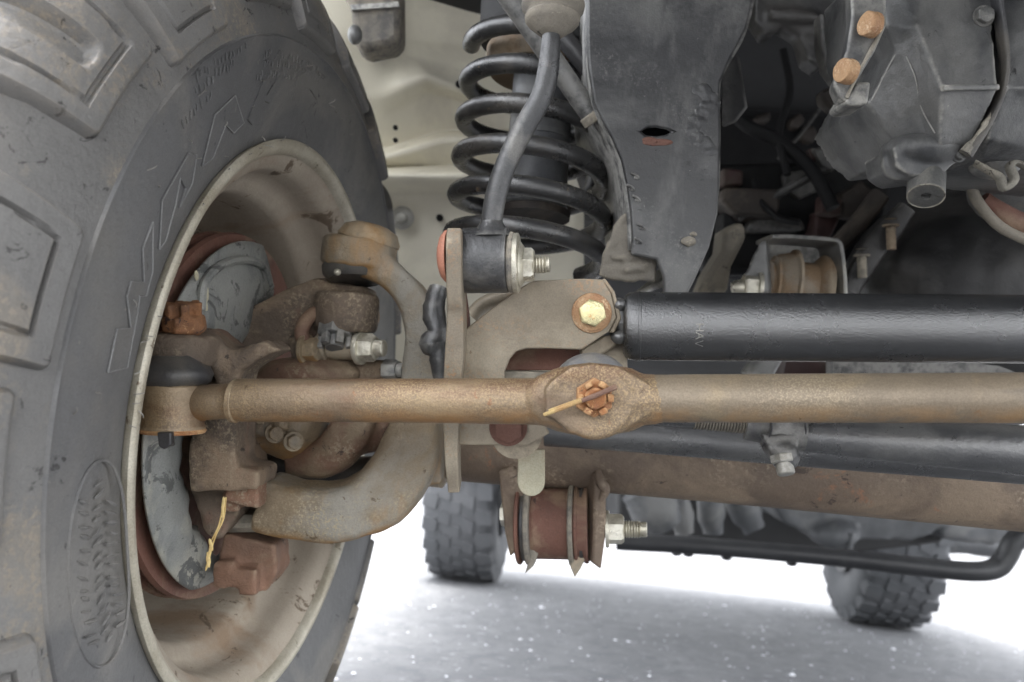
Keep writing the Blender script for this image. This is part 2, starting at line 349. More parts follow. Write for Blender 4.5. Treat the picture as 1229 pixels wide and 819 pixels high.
# ---------------------------------------------------------------- ground
mb = MB(); n = 40
xs = [-60, -20, -8, -4] + [-3 + .25 * i for i in range(25)] + [4, 8, 20, 60]
ys = [-20, -6, -2] + [-1 + .25 * i for i in range(30)] + [8, 12, 20, 40, 100]
mb.add([(x, y, 0) for y in ys for x in xs], [(j * len(xs) + i, j * len(xs) + i + 1, (j + 1) * len(xs) + i + 1, (j + 1) * len(xs) + i) for j in range(len(ys) - 1) for i in range(len(xs) - 1)])
o = mb.build('ground', M['ground'], kind='structure')

mb = MB()                                                # grains of salt on the concrete
for k in range(620):
    x, y = random.uniform(-.45, 1.9), random.uniform(1.0, 3.6)
    r = random.choice([.0015, .002, .002, .003, .003, .004, .005])
    if random.random() < .05: r = random.uniform(.007, .011)
    a0 = random.uniform(0, PI); nn = random.choice((5, 6, 7)); h = r * random.uniform(.4, .9)
    rad = [r * random.uniform(.55, 1.25) for _ in range(nn)]
    pt = lambda sc, z: [Vector((x + rad[i] * sc * math.cos(a0 + 2 * PI * i / nn), y + rad[i] * sc * math.sin(a0 + 2 * PI * i / nn), z * random.uniform(.7, 1.1))) for i in range(nn)]
    mb.rings([pt(.9, .0005), pt(1.05, h * .45), pt(.55, h)])
mb.build('salt_grains', M['salt'], kind='stuff')

# ---------------------------------------------------------------- front wheel
WC = Vector((-0.1818, 0.7075, 0.3959)); WN = Vector((0.9915, -0.1297, -0.0087)).normalized()
WU = (CZ - WN * CZ.dot(WN)).normalized(); WF = WN.cross(WU)
wheel = thing('front_wheel_assembly', 'big mud tyre on dusty steel rim filling the left edge', 'wheel', WC)
WM = Matrix(((WN.x, WU.x, WF.x, WC.x), (WN.y, WU.y, WF.y, WC.y), (WN.z, WU.z, WF.z, WC.z), (0, 0, 0, 1)))
wheel.matrix_world = WM; wheel['localframe'] = True
def w2(u, v, off):
    """photo pixel cast on the wheel's plane at axial distance off -> (radius, angle)"""
    r = P(u, v, 1.0) - CAM; c = WC + WN * off
    q = CAM + r * ((c - CAM).dot(WN) / r.dot(WN)) - c
    return math.hypot(q.dot(WU), q.dot(WF)), math.atan2(-q.dot(WF), q.dot(WU))
def wl(x, r, a): return Vector((x, r * math.cos(a), -r * math.sin(a)))
def ring_prof(prof, seg=128):
    mb = MB(); mb.rings([[wl(x, r, 2 * PI * j / seg) for j in range(seg)] for x, r in prof], False, False); return mb

half = [(-.016, .214), (-.008, .224), (-.004, .2305), (-.002, .240), (.001, .252), (.0035, .268), (.0045, .285), (.0042, .3), (.0042, .3046), (.0054, .3051), (.0057, .3056), (.0052, .3060), (.0036, .3065),
        (.0010, .318), (-.006, .336), (-.017, .357), (-.034, .373), (-.06, .383), (-.10, .388), (-.1375, .389)]
prof = half + [(-.275 - x, r) for x, r in half[-2::-1]]
tyre = ring_prof(prof[:13], 180).build('tyre', M['tyre'], wheel, ang=50)
ring_prof(prof[12:], 180).build('tyre_shoulder', M['tread'], tyre, ang=50)
# shoulder lugs: a plateau wrapped from the sidewall over the shoulder, with a groove inside its border
shp = [Vector(p) for p in [(.0026, .3135), (.0005, .3185), (-.003, .327), (-.008, .339), (-.015, .352), (-.024, .3635), (-.036, .3735), (-.052, .3795), (-.075, .3835), (-.105, .386)]]
shs = spline([Vector((p.x, p.y, 0)) for p in shp], 9); ns = len(shs)
def lug_mesh(long_, flip):
    na = 52; A = math.radians(7.2); vs = []; i0 = 0 if long_ else 17
    for i in range(i0, ns):
        t = (shs[min(i + 1, ns - 1)] - shs[max(i - 1, 0)]).normalized(); nr = Vector((t.y, -t.x, 0))
        if nr.x < 0: nr = -nr
        L0 = (i - i0) / (ns - 1 - i0)
        dist_s = sum((shs[k + 1] - shs[k]).length for k in range(i0, i)); rad = shs[i].y
        for j in range(na):
            q = j / (na - 1) * 2 - 1
            hw = A * (1 - .08 * (1 - L0))
            skew = (.03 if flip else -.03) * (1 - L0)
            ang = q * hw + skew
            de = (1 - abs(q)) * hw * rad
            corner = min(dist_s, de)
            cr_ = .006
            if dist_s < cr_ and de < cr_: corner = cr_ - math.hypot(cr_ - dist_s, cr_ - de)
            hgt = .0075 + .007 * L0
            h = -.004 if corner < .0006 else hgt * min(1, (corner / .0030)) ** .45
            gd = min(dist_s, de); gr = abs(gd - .0150)
            if gr < .0013: h -= .0040 * (1 - gr / .0013) ** .5
            if (not long_) and dist_s > .022:
                cut = max((.24 - abs(q)) / .07, 0) * min(1, (dist_s - .022) / .006); h = h * (1 - min(1, cut)) + .0008 * min(1, cut)
            if long_ and L0 > .66 and -.30 < q < .55: h = min(h, hgt - .006 * min(1, (L0 - .66) / .02))
            p = shs[i] + nr * h
            vs.append(wl(p.x, p.y, ang))
    rows = ns - i0; fs = [(i * na + j, i * na + j + 1, (i + 1) * na + j + 1, (i + 1) * na + j) for i in range(rows - 1) for j in range(na - 1)]
    mb = MB(); mb.add(vs, fs); return mb
protoA = lug_mesh(True, False).build('tread_block', M['tread'], tyre, ang=42)
protoB = lug_mesh(False, True).build('tread_block', M['tread'], tyre, ang=42)
for k in range(20):
    src = protoA if k % 2 == 0 else protoB
    c = src if k < 2 else src.copy()
    if k >= 2: COL.objects.link(c); c.parent = tyre
    c.rotation_euler = (math.radians(47.5 + 18 * k), 0, 0)
# centre tread rows
def centre_block(x0, x1, sk):
    mb = MB(); A = math.radians(6.6); R1, R0 = .402, .385; pts = []
    for xx, aa in ((x0, -A), (x0, A * .6), (x0 + (x1 - x0) * .5, A), (x1, A * .8), (x1, -A * .7), (x0 + (x1 - x0) * .5, -A * 1.0)):
        pts.append((xx, aa + sk))
    mb.rings([[wl(x, R0, a) for x, a in pts], [wl(x, R1 - .001, a) for x, a in pts], [wl(x * .97 + (x0 + x1) * .015, R1, a * .94) for x, a in pts]]); return mb
cbs = [centre_block(-.132, -.116, 0), centre_block(-.160, -.136, .04)]
for q, cb in enumerate(cbs):
    first = cb.build('tread_block', M['tread'], tyre, ang=30)
    for k in range(20):
        c = first if k == 0 else first.copy()
        if k: COL.objects.link(c); c.parent = tyre
        c.rotation_euler = (math.radians(18 * k + 9 * q), 0, 0)
# raised sidewall lettering: outlines of the glyphs as they stand on the rubber
glyphs = [
    [(129, 447), (140, 395), (160, 394), (152, 356), (157, 338), (176, 339), (171, 298), (183, 267), (190, 327), (184, 356), (170, 356), (171, 371), (161, 442)],
    [(197, 300), (194, 241), (226, 184), (237, 186), (236, 221), (222, 250), (226, 226), (217, 214), (213, 249), (206, 290)],
    [(247, 200), (257, 138), (281, 115), (296, 148), (285, 160), (272, 150), (262, 190)],
    [(301, 144), (317, 90), (324, 90), (320, 116), (338, 83), (344, 84), (330, 140), (320, 150), (308, 150)],
    [(352, 120), (356, 92), (368, 84), (382, 92), (386, 112), (380, 120), (372, 108), (362, 106), (360, 122)],
    [(110, 520), (118, 482), (150, 470), (147, 490), (132, 498), (146, 508), (142, 524)],
]
for gl in glyphs[:5]:
    pts = [w2(u, v, .004) for u, v in gl]
    mb = MB(); sf = lambda r: (.0012 + .0033 * min(1, max(0, (r - .252) / .03)) ** .7) if r > .252 else -.002 + .0032 * max(0, r - .24) / .012
    cr = sum(p[0] for p in pts) / len(pts); ca = sum(p[1] for p in pts) / len(pts)
    mb.rings([[wl(sf(r) - .002, r, a) for r, a in pts], [wl(sf(r) + .0010, r, a) for r, a in pts]])
    mb.build('raised_letter', M['tyre'], tyre, ang=30)
    if gl in glyphs[3:]: continue
    rim_ = MB(); k = len(pts)
    rim_.tube([wl(sf(r) + .0011, r, a) for r, a in pts + pts[:1]], .00050, 6, 1)
    rim_.build('letter_outline', M['worn'], tyre)  # thin pale line painting the bright edge of the letter
# oval tread emblem low on the sidewall
ov = []
for k in range(40):
    t = 2 * PI * k / 40; r, a = .263 + .025 * math.cos(t), math.radians(-113.5) + math.radians(13) * (abs(math.sin(t)) ** .8 * (1 if math.sin(t) > 0 else -1))
    ov.append((r, a))
mb = MB(); mb.tube([wl(.0045, r, a) for r, a in ov + ov[:1]], .0009, 6, 1); mb.build('emblem_ring', M['tyre'], tyre)
mb = MB()
for i in range(15):
    for s_ in (-1, 0, 1):
        a = math.radians(-103.2 - i * 1.42 + random.uniform(-.25, .25)); r = .263 + s_ * .0125 + random.uniform(-.0015, .0015)
        if ((r - .263) / .025) ** 2 + ((math.degrees(a) + 113.5) / 13) ** 2 > .78: continue
        sk = random.uniform(.010, .024) * (1 if s_ else -.6); hl = random.uniform(.0028, .0052); wd = random.uniform(.0008, .0015)
        p0, p1 = wl(.0043, r - hl, a - sk / 2), wl(.0043, r + hl, a + sk / 2)
        mb.tube([p0, p0.lerp(p1, .5) + Vector((.0007, 0, 0)) + (WN * 0), p1], [wd * .5, wd, wd * .5], 5, 3)
mb.build('emblem_relief', M['tyre'], tyre, kind='stuff')
# small worn print high on the sidewall: too rubbed to read, raised dashes
mb = MB()
for row, (rr_, a0, a1) in enumerate(((.292, -33, -8), (.285, -33, -12), (.278, -36, -22), (.30, -52, -38), (.293, -53, -42), (.285, -58, -50))):
    a = a0
    while a < a1:
        wd = random.uniform(.5, 1.1); r = rr_
        for q in range(random.choice((1, 2))):
            rr2 = r + random.uniform(-.0018, .0018); da = math.radians(random.uniform(.1, wd * .7)); aa = math.radians(a)
            mb.tube([wl(.0050, rr2 - .0018, aa), wl(.0054, rr2, aa + da / 2), wl(.0050, rr2 + .0018, aa + da)], .0005, 5, 2)
        a += wd + (.9 if random.random() < .15 else .15)
mb.build('worn_print', M['tyre'], tyre, kind='stuff')
mb = MB()                                                # moulding whiskers left on the new rubber
for k in range(46):
    a = math.radians(random.uniform(-100, 30)); r = random.choice([.229, .231, .236, .243, .26, .275, .29]); L = random.uniform(.002, .007)
    p = wl(.002 if r < .24 else .0045, r, a); d_ = Vector((random.uniform(.2, 1), random.uniform(-.8, .8), random.uniform(-.8, .8))).normalized() * L
    mb.tube([p, p + d_ * .55 + Vector((.001, 0, 0)), p + d_], [.00035, .0003, .0002], 5, 3)
mb.build('mould_whiskers', M['hair'], tyre, kind='stuff')
# rim
rim = ring_prof([(-.012, .2235), (-.010, .2245), (-.004, .2295), (.0002, .2305), (.0016, .2290), (.0016, .2245), (-.0025, .2195), (-.0060, .2180)], 160).build('rim', M['lip'], wheel, ang=60)
barrel = ring_prof([(-.0060, .2180), (-.009, .2150), (-.013, .2080), (-.022, .2045), (-.032, .2035), (-.040, .2015), (-.046, .1965), (-.050, .1885), (-.058, .1850), (-.075, .1840), (-.10, .1835), (-.135, .1815), (-.150, .176), (-.158, .160),
                    (-.160, .120), (-.154, .085), (-.150, .050), (-.150, .0001)], 128).build('wheel_barrel', M['rimmetal'], wheel, ang=50)
outer = ring_prof([(-.150, .176), (-.20, .19), (-.225, .205), (-.262, .214), (-.272, .228), (-.275, .2315), (-.270, .2300), (-.262, .224)], 96).build('outer_flange', M['rimmetal'], wheel)
# balance weight clip on the lip
wb = MB(); a = w2(411, 672, -.004)[1]; wb.box(wl(-.001, .2225, a), wl(0, .004, a), (.003, 0, 0), wl(0, .004, a + PI / 2)); wb.build('rim_clip', M['lip'], wheel, bevel=.001)
# brake disc: rusty edge behind the dust shield
disc = ring_prof([(-.052, .06), (-.052, .152), (-.056, .1535), (-.060, .152), (-.060, .149), (-.066, .149), (-.066, .152), (-.070, .1535), (-.074, .152), (-.074, .06)], 96).build('brake_disc', M['redrust'], wheel)

def hexbolt(mb, c, ax, r, h, washer=0, wt=.0015, stud=0, srad=None, thread=0, ang0=0.0, chamfer=True):
    c, ax = Vector(c), Vector(ax).normalized(); ref = UP.copy()
    e1 = (ref - ax * ref.dot(ax)).normalized(); ref = e1 * math.cos(ang0) + ax.cross(e1) * math.sin(ang0)
    t = 0
    if washer: mb.lathe(c, ax, [(0, washer * .98), (wt * .3, washer), (wt, washer * .97), (wt, washer * .3)], 28); t = wt
    pr = [(t, r), (t + h * .82, r), (t + h, r * .86)] if chamfer else [(t, r), (t + h, r)]
    mb.lathe(c, ax, pr, 6, ref)
    mb.lathe(c, ax, [(t + h * .99, r * .84), (t + h * 1.02, r * .80), (t + h * 1.02, .0001)], 24)
    if stud:
        srad = srad or r * .5; q = t + h; pr = [(q, srad)]
        if thread:
            nth = int(stud / thread)
            for i in range(nth): pr += [(q + (i + .1) * thread, srad), (q + (i + .5) * thread, srad * .84), (q + (i + .9) * thread, srad)]
            pr += [(q + nth * thread, srad * .86), (q + stud * 1.25, srad * .86), (q + stud * 1.28, srad * .7)]
        else: pr += [(q + stud * .92, srad), (q + stud, srad * .8)]
        mb.lathe(c, ax, pr, 20)
# ---------------------------------------------------------------- steering knuckle (inside the rim)
kn = thing('steering_knuckle', 'brown crusted steering knuckle with pale dust shield inside the rim', 'steering knuckle', P(300, 500, .68))
# dust shield: ring plate split in an upper dome and a lower crescent
def W(x, r, a): return WM @ wl(x, r, a)
def shield(a0, a1, rin, rout, x, n=40, dome=.006, name='dust_shield'):
    mb = MB(); rows = 9; vs = []
    for i in range(n + 1):
        t = i / n; a = a0 + (a1 - a0) * t
        ri, ro = rin(t), rout(t)
        for j in range(rows):
            s_ = j / (rows - 1); r = ri + (ro - ri) * s_
            z = x + dome * (1 - (2 * s_ - 1) ** 4) - (.005 if s_ > .8 else 0) * 0
            if s_ > .70: z = x + dome * (1 - min(1, (s_ - .70) / .08)) * .75 + .0015
            vs.append(W(z, r, a))
    fs = [(i * rows + j, i * rows + j + 1, (i + 1) * rows + j + 1, (i + 1) * rows + j) for i in range(n) for j in range(rows - 1)]
    mb.add(vs, fs); o = mb.build(name, M['shield'], kn, ang=60)
    md = o.modifiers.new('thick', 'SOLIDIFY'); md.thickness = .002; md.offset = -1
    return o
D = math.radians
aL = [w2(u, v, -.045)[1] for u, v in ((215, 375), (330, 330), (168, 515), (262, 703))]
if aL[3] > 0: aL[3] -= 2 * PI
shield(aL[2] + .25, aL[3] + .02, lambda t: .098 + .022 * t - .01 * math.sin(t * PI) + .003 * math.sin(t * 23) + .0018 * math.sin(t * 61), lambda t: .146 - .012 * max(0, t - .8) / .2, -.045)
shield(aL[0] - .15, aL[1] - .0, lambda t: .056 + .030 * abs(t - .5) , lambda t: .147 - .030 * max(0, t - .80) / .2, -.045, dome=.008)
# stamped recess ring and paint dabs on the upper dome
mb = MB(); pts = []
for u, v in ((243, 372), (247, 340), (268, 318), (296, 312), (318, 322), (326, 345)): r, a = w2(u, v, -.037); pts.append(W(-.038, r, a))
mb.tube(pts, .0035, 8, 6); mb.build('shield_bead', M['shield'], kn)
mb = MB()
for (u, v, l) in ((250, 352, .011), (249, 369, .009), (238, 331, .006)):
    r, a = w2(u, v, -.036); mb.ell(W(-.0375, r, a), WU * l * .6 + WF * l * .25, WF * -.0028, WN * .0014, 10, 6)
mb.build('paint_dab', M['white'], kn)
# bodies of the casting
def cast(name, m, parts, vox=.0028, sm=6, tex=(.02, .004), label=None, parent=None):
    mb = MB()
    for p in parts:
        k = p[0]
        if k == 'c': mb.cyl(p[1], p[2], p[3], 24, min(.002, p[3] * .2), p[4] if len(p) > 4 else None)
        elif k == 'e': mb.ell(p[1], p[2], p[3], p[4], 18, 12)
        elif k == 'p': mb.prism(p[1], p[2])
        elif k == 'b': mb.bar(p[1], p[2], p[3], p[4], pw=p[5] if len(p) > 5 else 3.0)
        elif k == 't': mb.tube(p[1], p[2], 14, 5)
        elif k == 'x': mb.box(*p[1:])
    return mb.build(name, m, parent or kn, voxel=vox, smooth=sm, tex=tex, label=label)
JY = FW
# steering arm boss over the joint, web running right
cast('steering_arm', M['knuckle'], [
    ('c', P(216, 401, .575), P(216, 441, .575), .026, .025), ('c', P(203, 404, .585), P(200, 442, .585), .022),
    ('p', poly([(180, 397), (245, 394), (262, 408), (275, 420), (318, 408), (334, 420), (305, 435), (288, 447), (282, 470), (262, 470), (255, 452), (240, 441), (182, 441)], .58), FW * .045),
    ('p', poly([(232, 500), (286, 500), (282, 560), (310, 566), (310, 588), (226, 592), (222, 545)], .60), FW * .05),
    ('b', [P(270, 455, .60), P(262, 510, .61), P(262, 560, .62)], [.026, .028, .03], [.03, .03, .03], FW)])
cast('knuckle_body', M['knuckle'], [
    ('p', poly([(232, 520), (290, 510), (300, 570), (285, 620), (262, 650), (245, 640), (228, 590)], .635), FW * .05),
    ('p', poly([(285, 372), (318, 360), (345, 345), (380, 332), (440, 345), (444, 385), (420, 402), (395, 412), (350, 420), (300, 425), (262, 420)], .70), FW * .06),
    ('c', P(418, 352, .70), P(415, 398, .70), .026)], tex=(.03, .005))
# hub carrier and caliper pieces between the arms
cast('hub_carrier', M['fork'], [
    ('e', P(352, 505, .70), RT * .030, UP * .034, FW * .04), ('e', P(320, 500, .69), RT * .02, UP * .03, FW * .03), ('c', P(300, 508, .68), P(372, 520, .70), .021),
    ('x', P(322, 505, .665), RT * .012, UP * .012, FW * .01), ('x', P(340, 496, .66), RT * .006, UP * .012, FW * .01)])
cast('axle_yoke', M['knuckle_red'], [
    ('b', [P(350, 552, .70), P(395, 548, .69), P(420, 520, .69), P(432, 490, .69)], [.024, .034, .036, .034], [.03, .04, .04, .04], FW),
    ('c', P(420, 520, .70), P(470, 510, .71), .020), ('e', P(370, 448, .70), RT * .045, UP * .014, FW * .03), ('e', P(330, 470, .70), RT * .04, UP * .02, FW * .03)])
cast('caliper_bracket', M['knuckle'], [
    ('p', poly([(345, 405), (372, 398), (374, 440), (350, 442)], .69), FW * .03), ('p', poly([(395, 428), (480, 436), (478, 458), (360, 460), (372, 440)], .70), FW * .03)])
mb = MB(); mb.tube([P(285, 548, .74), P(330, 556, .745), P(390, 566, .75), P(460, 566, .76)], [.013, .015, .014, .014], 18, 4); mb.build('axle_shaft', M['rubber'], kn)
mb = MB(); mb.tube([P(392, 372, .70), P(372, 380, .69), P(362, 398, .685), P(366, 412, .685)], .006, 12, 5); mb.build('brake_hose', M['redrust'], kn)
for (u, v) in ((314, 497), (330, 520), (352, 530)):
    mb = MB(); hexbolt(mb, P(u, v, .656), -FW + RT * .5, .0062, .006, .008, .0015); mb.build('hub_bolt', M['fork'], kn)
mb = MB(); mb.cyl(P(452, 525, .70), P(466, 512, .70), .009); mb.build('yoke_seal', M['plategrey'], kn, bevel=.001)
mb = MB(); hexbolt(mb, P(366, 420, .685), RT * .9 - FW * .35, .010, .010, .013, .003); mb.build('caliper_bolt', M['fork'], kn)
mb = MB(); mb.cyl(P(380, 417, .70), P(432, 417, .69), .0105, 18, .001); mb.cyl(P(384, 416, .695), P(394, 416, .694), .0135, 18, .001); mb.build('slide_pin', M['plate'], kn)
mb = MB(); hexbolt(mb, P(430, 418, .69), RT * .95 - FW * .3, .0115, .012, .014, .004, .008, .007); mb.build('caliper_bolt', M['zinc'], kn)
mb = MB(); hexbolt(mb, P(462, 444, .70), RT * .95 - FW * .3, .009, .012, 0, 0, .006, .006); mb.build('caliper_bolt', M['plategrey'], kn)
def castle(mb, c, ax, r, h, n=6):
    c, ax = Vector(c), Vector(ax).normalized(); e1 = (UP - ax * UP.dot(ax)).normalized(); e2 = ax.cross(e1)
    mb.lathe(c, ax, [(0, r * .98), (h * .5, r), (h * .55, r * .92), (h * .55, r * .4)], 6, e1)
    for k in range(n):
        a = 2 * PI * (k + .5) / n; rd = e1 * math.cos(a) + e2 * math.sin(a); tg = e2 * math.cos(a) - e1 * math.sin(a)
        mb.box(c + rd * r * .74 + ax * h * .72, rd * r * .15, tg * r * .20, ax * h * .30)
    mb.lathe(c, ax, [(0, r * .52), (h * .92, r * .52), (h * 1.02, r * .46), (h * 1.02, .0001)], 22)
mb = MB(); castle(mb, P(404, 392, .69), -UP * .95 - FW * .5, .0155, .02); mb.build('ball_joint_nut', M['plategrey'], kn, bevel=.0007)
mb = MB(); castle(mb, P(221, 397, .565), UP * 1.0 - FW * .2, .0145, .019); mb.ell(P(221, 392, .565), RT * .015, FW * .013, UP * .008)
o = mb.build('steering_arm_nut', M['nutrust'], kn, voxel=.0014, smooth=2, tex=(.006, .0018))
# lower ball joint block and its boot
cast('lower_joint_block', M['knuckle_red'], [
    ('p', poly([(268, 640), (330, 655), (332, 690), (318, 712), (300, 700), (285, 690), (262, 670)], .655), FW * .04),
    ('c', P(303, 660, .68), P(296, 692, .68), .024), ('x', P(272, 688, .65), RT * .008, UP * .010, FW * .008), ('x', P(300, 697, .65), RT * .007, UP * .010, FW * .008)], vox=.0022, sm=4)
mb = MB(); mb.cyl(P(303, 632, .68), P(303, 612, .68), .028, 24, .005); mb.build('ball_joint_boot', M['mud'], kn, tex=(.008, .004))
cast('joint_lug', M['knuckle_red'], [('x', P(296, 583, .625), RT * .012 - UP * .003, UP * .012, FW * .012), ('x', P(282, 600, .63), RT * .006, UP * .007, FW * .010)], vox=.0016, sm=3)
mb = MB(); mb.prism(poly([(188, 519), (205, 519), (205, 535), (196, 540), (190, 536)], .535), FW * .006); mb.build('shield_notch_clip', M['rubber'], kn, bevel=.001)

# dry grass caught on the knuckle
mb = MB(); mb.tube([P(271, 597, .60), P(268, 622, .595), P(258, 645, .59), P(251, 668, .585), P(248, 682, .585)], [.0007, .0008, .0006, .0010, .0004], 7, 6, flat=.5)
mb.tube([P(267, 612, .596), P(262, 632, .59), P(252, 652, .588)], [.0006, .0005, .0004], 6, 5, flat=.5)
for k in range(7):
    q = P(249 + k * .7, 678 - k * 4, .584); mb.ell(q, RT * .0012 + UP * .0006, FW * .0010, UP * .0045 + RT * random.uniform(-.0015, .0015), 7, 5)
for k in range(4):
    q = P(268 + random.uniform(-1, 1), 603 + k * 4, .594); mb.ell(q, RT * .0011, FW * .0010, UP * .0042, 7, 5)
tag(mb.build('dry_grass_sprig', M['straw']), 'golden dry grass sprig dangling in front of the pale dust shield', 'grass sprig')

# ---------------------------------------------------------------- tie rod
def rd(u): return .56 - .127 * ((u - 614.5) / 1000 * .53 + .223)
tie = thing('tie_rod', 'tan rusty steering rod with flat eye and castle nut', 'tie rod', P(712, 478, .526))
mb = MB()
mb.tube([P(232, 484, .565), P(250, 483, rd(250)), P(272, 481.5, rd(272)), P(287, 480.5, rd(287)), P(300, 480.5, rd(300)), P(480, 481, rd(480)), P(640, 482, rd(640)), P(652, 482, rd(652))],
        [.0135, .0118, .0118, .0138, .0143, .0143, .0148, .0150], 28, 5)
mb.build('rod_tube', M['rod'], tie)
mb = MB(); mb.lathe(P(279, 481, rd(279)), CX, [(0, .0128), (.001, .0146), (.004, .0146), (.005, .0136)], 28); mb.build('rod_collar', M['rod'], tie)
mb = MB()
mb.tube([P(775, 479.5, rd(775)), P(790, 479, rd(790)), P(806, 478.5, rd(806)), P(1000, 478, rd(1000)), P(1300, 477.5, rd(1300))], [.0140, .0150, .0150, .0150, .0150], 28, 5)
mb.build('rod_tube', M['rod_grey'], tie)
# joint eye: flattened forging
cast('eye_forging', M['rod'], [
    ('p', poly([(655, 466), (664, 456), (684, 441), (712, 437), (742, 440), (766, 453), (780, 462), (780, 496), (768, 505), (744, 521), (714, 527), (684, 520), (666, 504), (655, 499)], .507), FW * .034),
    ('c', P(714, 482, .506), P(714, 482, .542), .0235), ('e', P(712, 480, .522), RT * .046, UP * .0232, FW * .0175), ('t', [P(622, 482, rd(622)), P(645, 482, rd(645)), P(672, 482, rd(672))], [.0142, .0153, .0168]), ('t', [P(757, 480, rd(757)), P(780, 479.5, rd(780)), P(804, 479, rd(804))], [.0175, .0160, .0142])],
     vox=.0011, sm=9, tex=(.01, .0008), parent=tie)
mb = MB(); castle(mb, P(712, 477, .5055), -FW + RT * .05, .0122, .0115); mb.build('castle_nut', M['rust'], tie, bevel=.0009, tex=(.004, .0010))
mb = MB(); mb.tube([P(653, 498, .500), P(672, 491, .496), P(700, 480, .4915), P(724, 471, .4915), P(738, 465, .4935)], [.0012, .0013, .0013, .0013, .0017], 8, 5)
mb.tube([P(659, 493, .4985), P(676, 487, .4955), P(700, 478.5, .4915)], [.0009, .0010, .0010], 8, 4)
mb.build('cotter_pin', mat('straw_rusty_wire', (.55, .40, .18), (.42, .25, .11), 200, .7, .2, .3), tie)
mb = MB(); mb.lathe(P(712, 476, .541), FW, [(0, .021), (.004, .0265), (.010, .0285), (.018, .027), (.026, .020)], 36); mb.build('dust_boot', M['boot'], tie)
mb = MB(); mb.tube([P(698, 481, .4912), P(712, 476, .4905), P(726, 470, .4908), P(739, 464.5, .4932)], [.0014, .0016, .0015, .0019], 8, 4); mb.build('pin_head', M['redrust'], tie)
# outer joint at the knuckle
mb = MB(); mb.lathe(P(206, 517, .560), P(208, 460, .560) - P(206, 517, .560), [(0, .0185), (.0008, .0212), (.003, .0218), (.005, .0208), (.012, .0205), (.030, .0202), (.0315, .0188)], 40)
mb.build('joint_socket', M['rod'], tie, ang=50)
mb = MB(); mb.lathe(P(206, 520, .560), P(208, 460, .560) - P(206, 517, .560), [(0, .012), (.0006, .0215), (.0022, .0222), (.0034, .0214)], 40); mb.build('socket_cap', M['rust'], tie)
mb = MB(); mb.lathe(P(208, 464, .562), P(208, 430, .562) - P(208, 464, .562), [(0, .0195), (.003, .0240), (.008, .0255), (.013, .0235), (.018, .0175), (.021, .015)], 40); mb.build('rubber_boot', M['rubber'], tie, tex=(.012, .0025))
mb = MB(); mb.cyl(P(200, 518, .548), P(202, 536, .548), .0042, 14, .0006); mb.build('grease_nipple', M['rubber'], tie)

# ---------------------------------------------------------------- steering damper
def dd(u): return .605 - .127 * ((u - 748) / 1000 * .57)
dam = thing('steering_damper', 'thick black textured damper cylinder across the right half', 'steering damper', P(745, 391, dd(745)))
mb = MB(); a, b = P(748, 391.5, dd(748)), P(1320, 396, dd(1320)); L = (b - a).length; r0, r1 = .0248, .0232
mb.lathe(a, b - a, [(0, .008), (.0, .0195), (.0015, .0225), (.004, .0242), (.0075, r0), (.0105, r0), (.0107, r0 + .0004), (.0122, r0 + .0004), (.0124, r0), (L, r1)], 64)
mb.build('cylinder', M['damper'], dam, ang=50)
mb = MB(); mb.cyl(P(724, 378, .625), P(724, 376, .5985), .0165, 28, .002)
mb.build('mount_eye', M['blackrod'], dam)
mb = MB()
for v in (366, 405): mb.ell(P(743, v, .595), RT * .006, UP * .005, FW * .007)
mb.tube([P(735, 372, .60), P(745, 385, .600), P(752, 391, .602)], .009, 12, 3)
mb.build('weld_bead', M['blackrod'], dam, tex=(.004, .002))
# stamped letters on the cylinder, reading down the tube
ax = (b - a).normalized(); cc0 = P(836, 391.5, dd(836)); cr = r0 - (r0 - r1) * .16
e1 = (CAM - cc0); e1 = (e1 - ax * e1.dot(ax)).normalized(); e2 = ax.cross(e1)
if e2.dot(UP) > 0: e2 = -e2
mb = MB()
def surf(s_, h_, up=.0003):                               # s_ down the circumference, h_ along the tube
    t = s_ / cr; return cc0 + ax * h_ + (e1 * math.cos(t) + e2 * math.sin(t)) * (cr + up)
def stroke(pp): mb.tube([surf(*q) for q in pp], .00042, 6, 3)
s0, hw = -.0012, .0027
stroke([(s0, -hw), (s0, hw)]); stroke([(s0 + .0044, -hw), (s0 + .0044, hw)]); stroke([(s0, .0), (s0 + .0044, .0)])             # H
s1 = s0 + .0058
stroke([(s1, -hw), (s1 + .0022, hw)]); stroke([(s1 + .0044, -hw), (s1 + .0022, hw)]); stroke([(s1 + .0011, -.0004), (s1 + .0033, -.0004)])   # A
s2 = s1 + .0056
stroke([(s2, hw), (s2 + .0022, -hw)]); stroke([(s2 + .0044, hw), (s2 + .0022, -hw)])                                          # V
mb.build('stamped_lettering', M['plategrey'], dam)

# ---------------------------------------------------------------- front axle
axl = thing('front_axle', 'brown dusty axle tube with fork, damper bracket and bushing brackets', 'axle', P(640, 545, .78))
def ad(u): return .785 - .127 * ((u - 560) / 1000 * .74)
mb = MB(); mb.tube([P(505, 524, ad(505)), P(560, 530, ad(560)), P(800, 548, ad(800)), P(1010, 567, ad(1010)), P(1320, 595, ad(1320))], [.036, .0375, .0375, .037, .037], 48, 6); mb.build('axle_tube', M['axle'], axl)
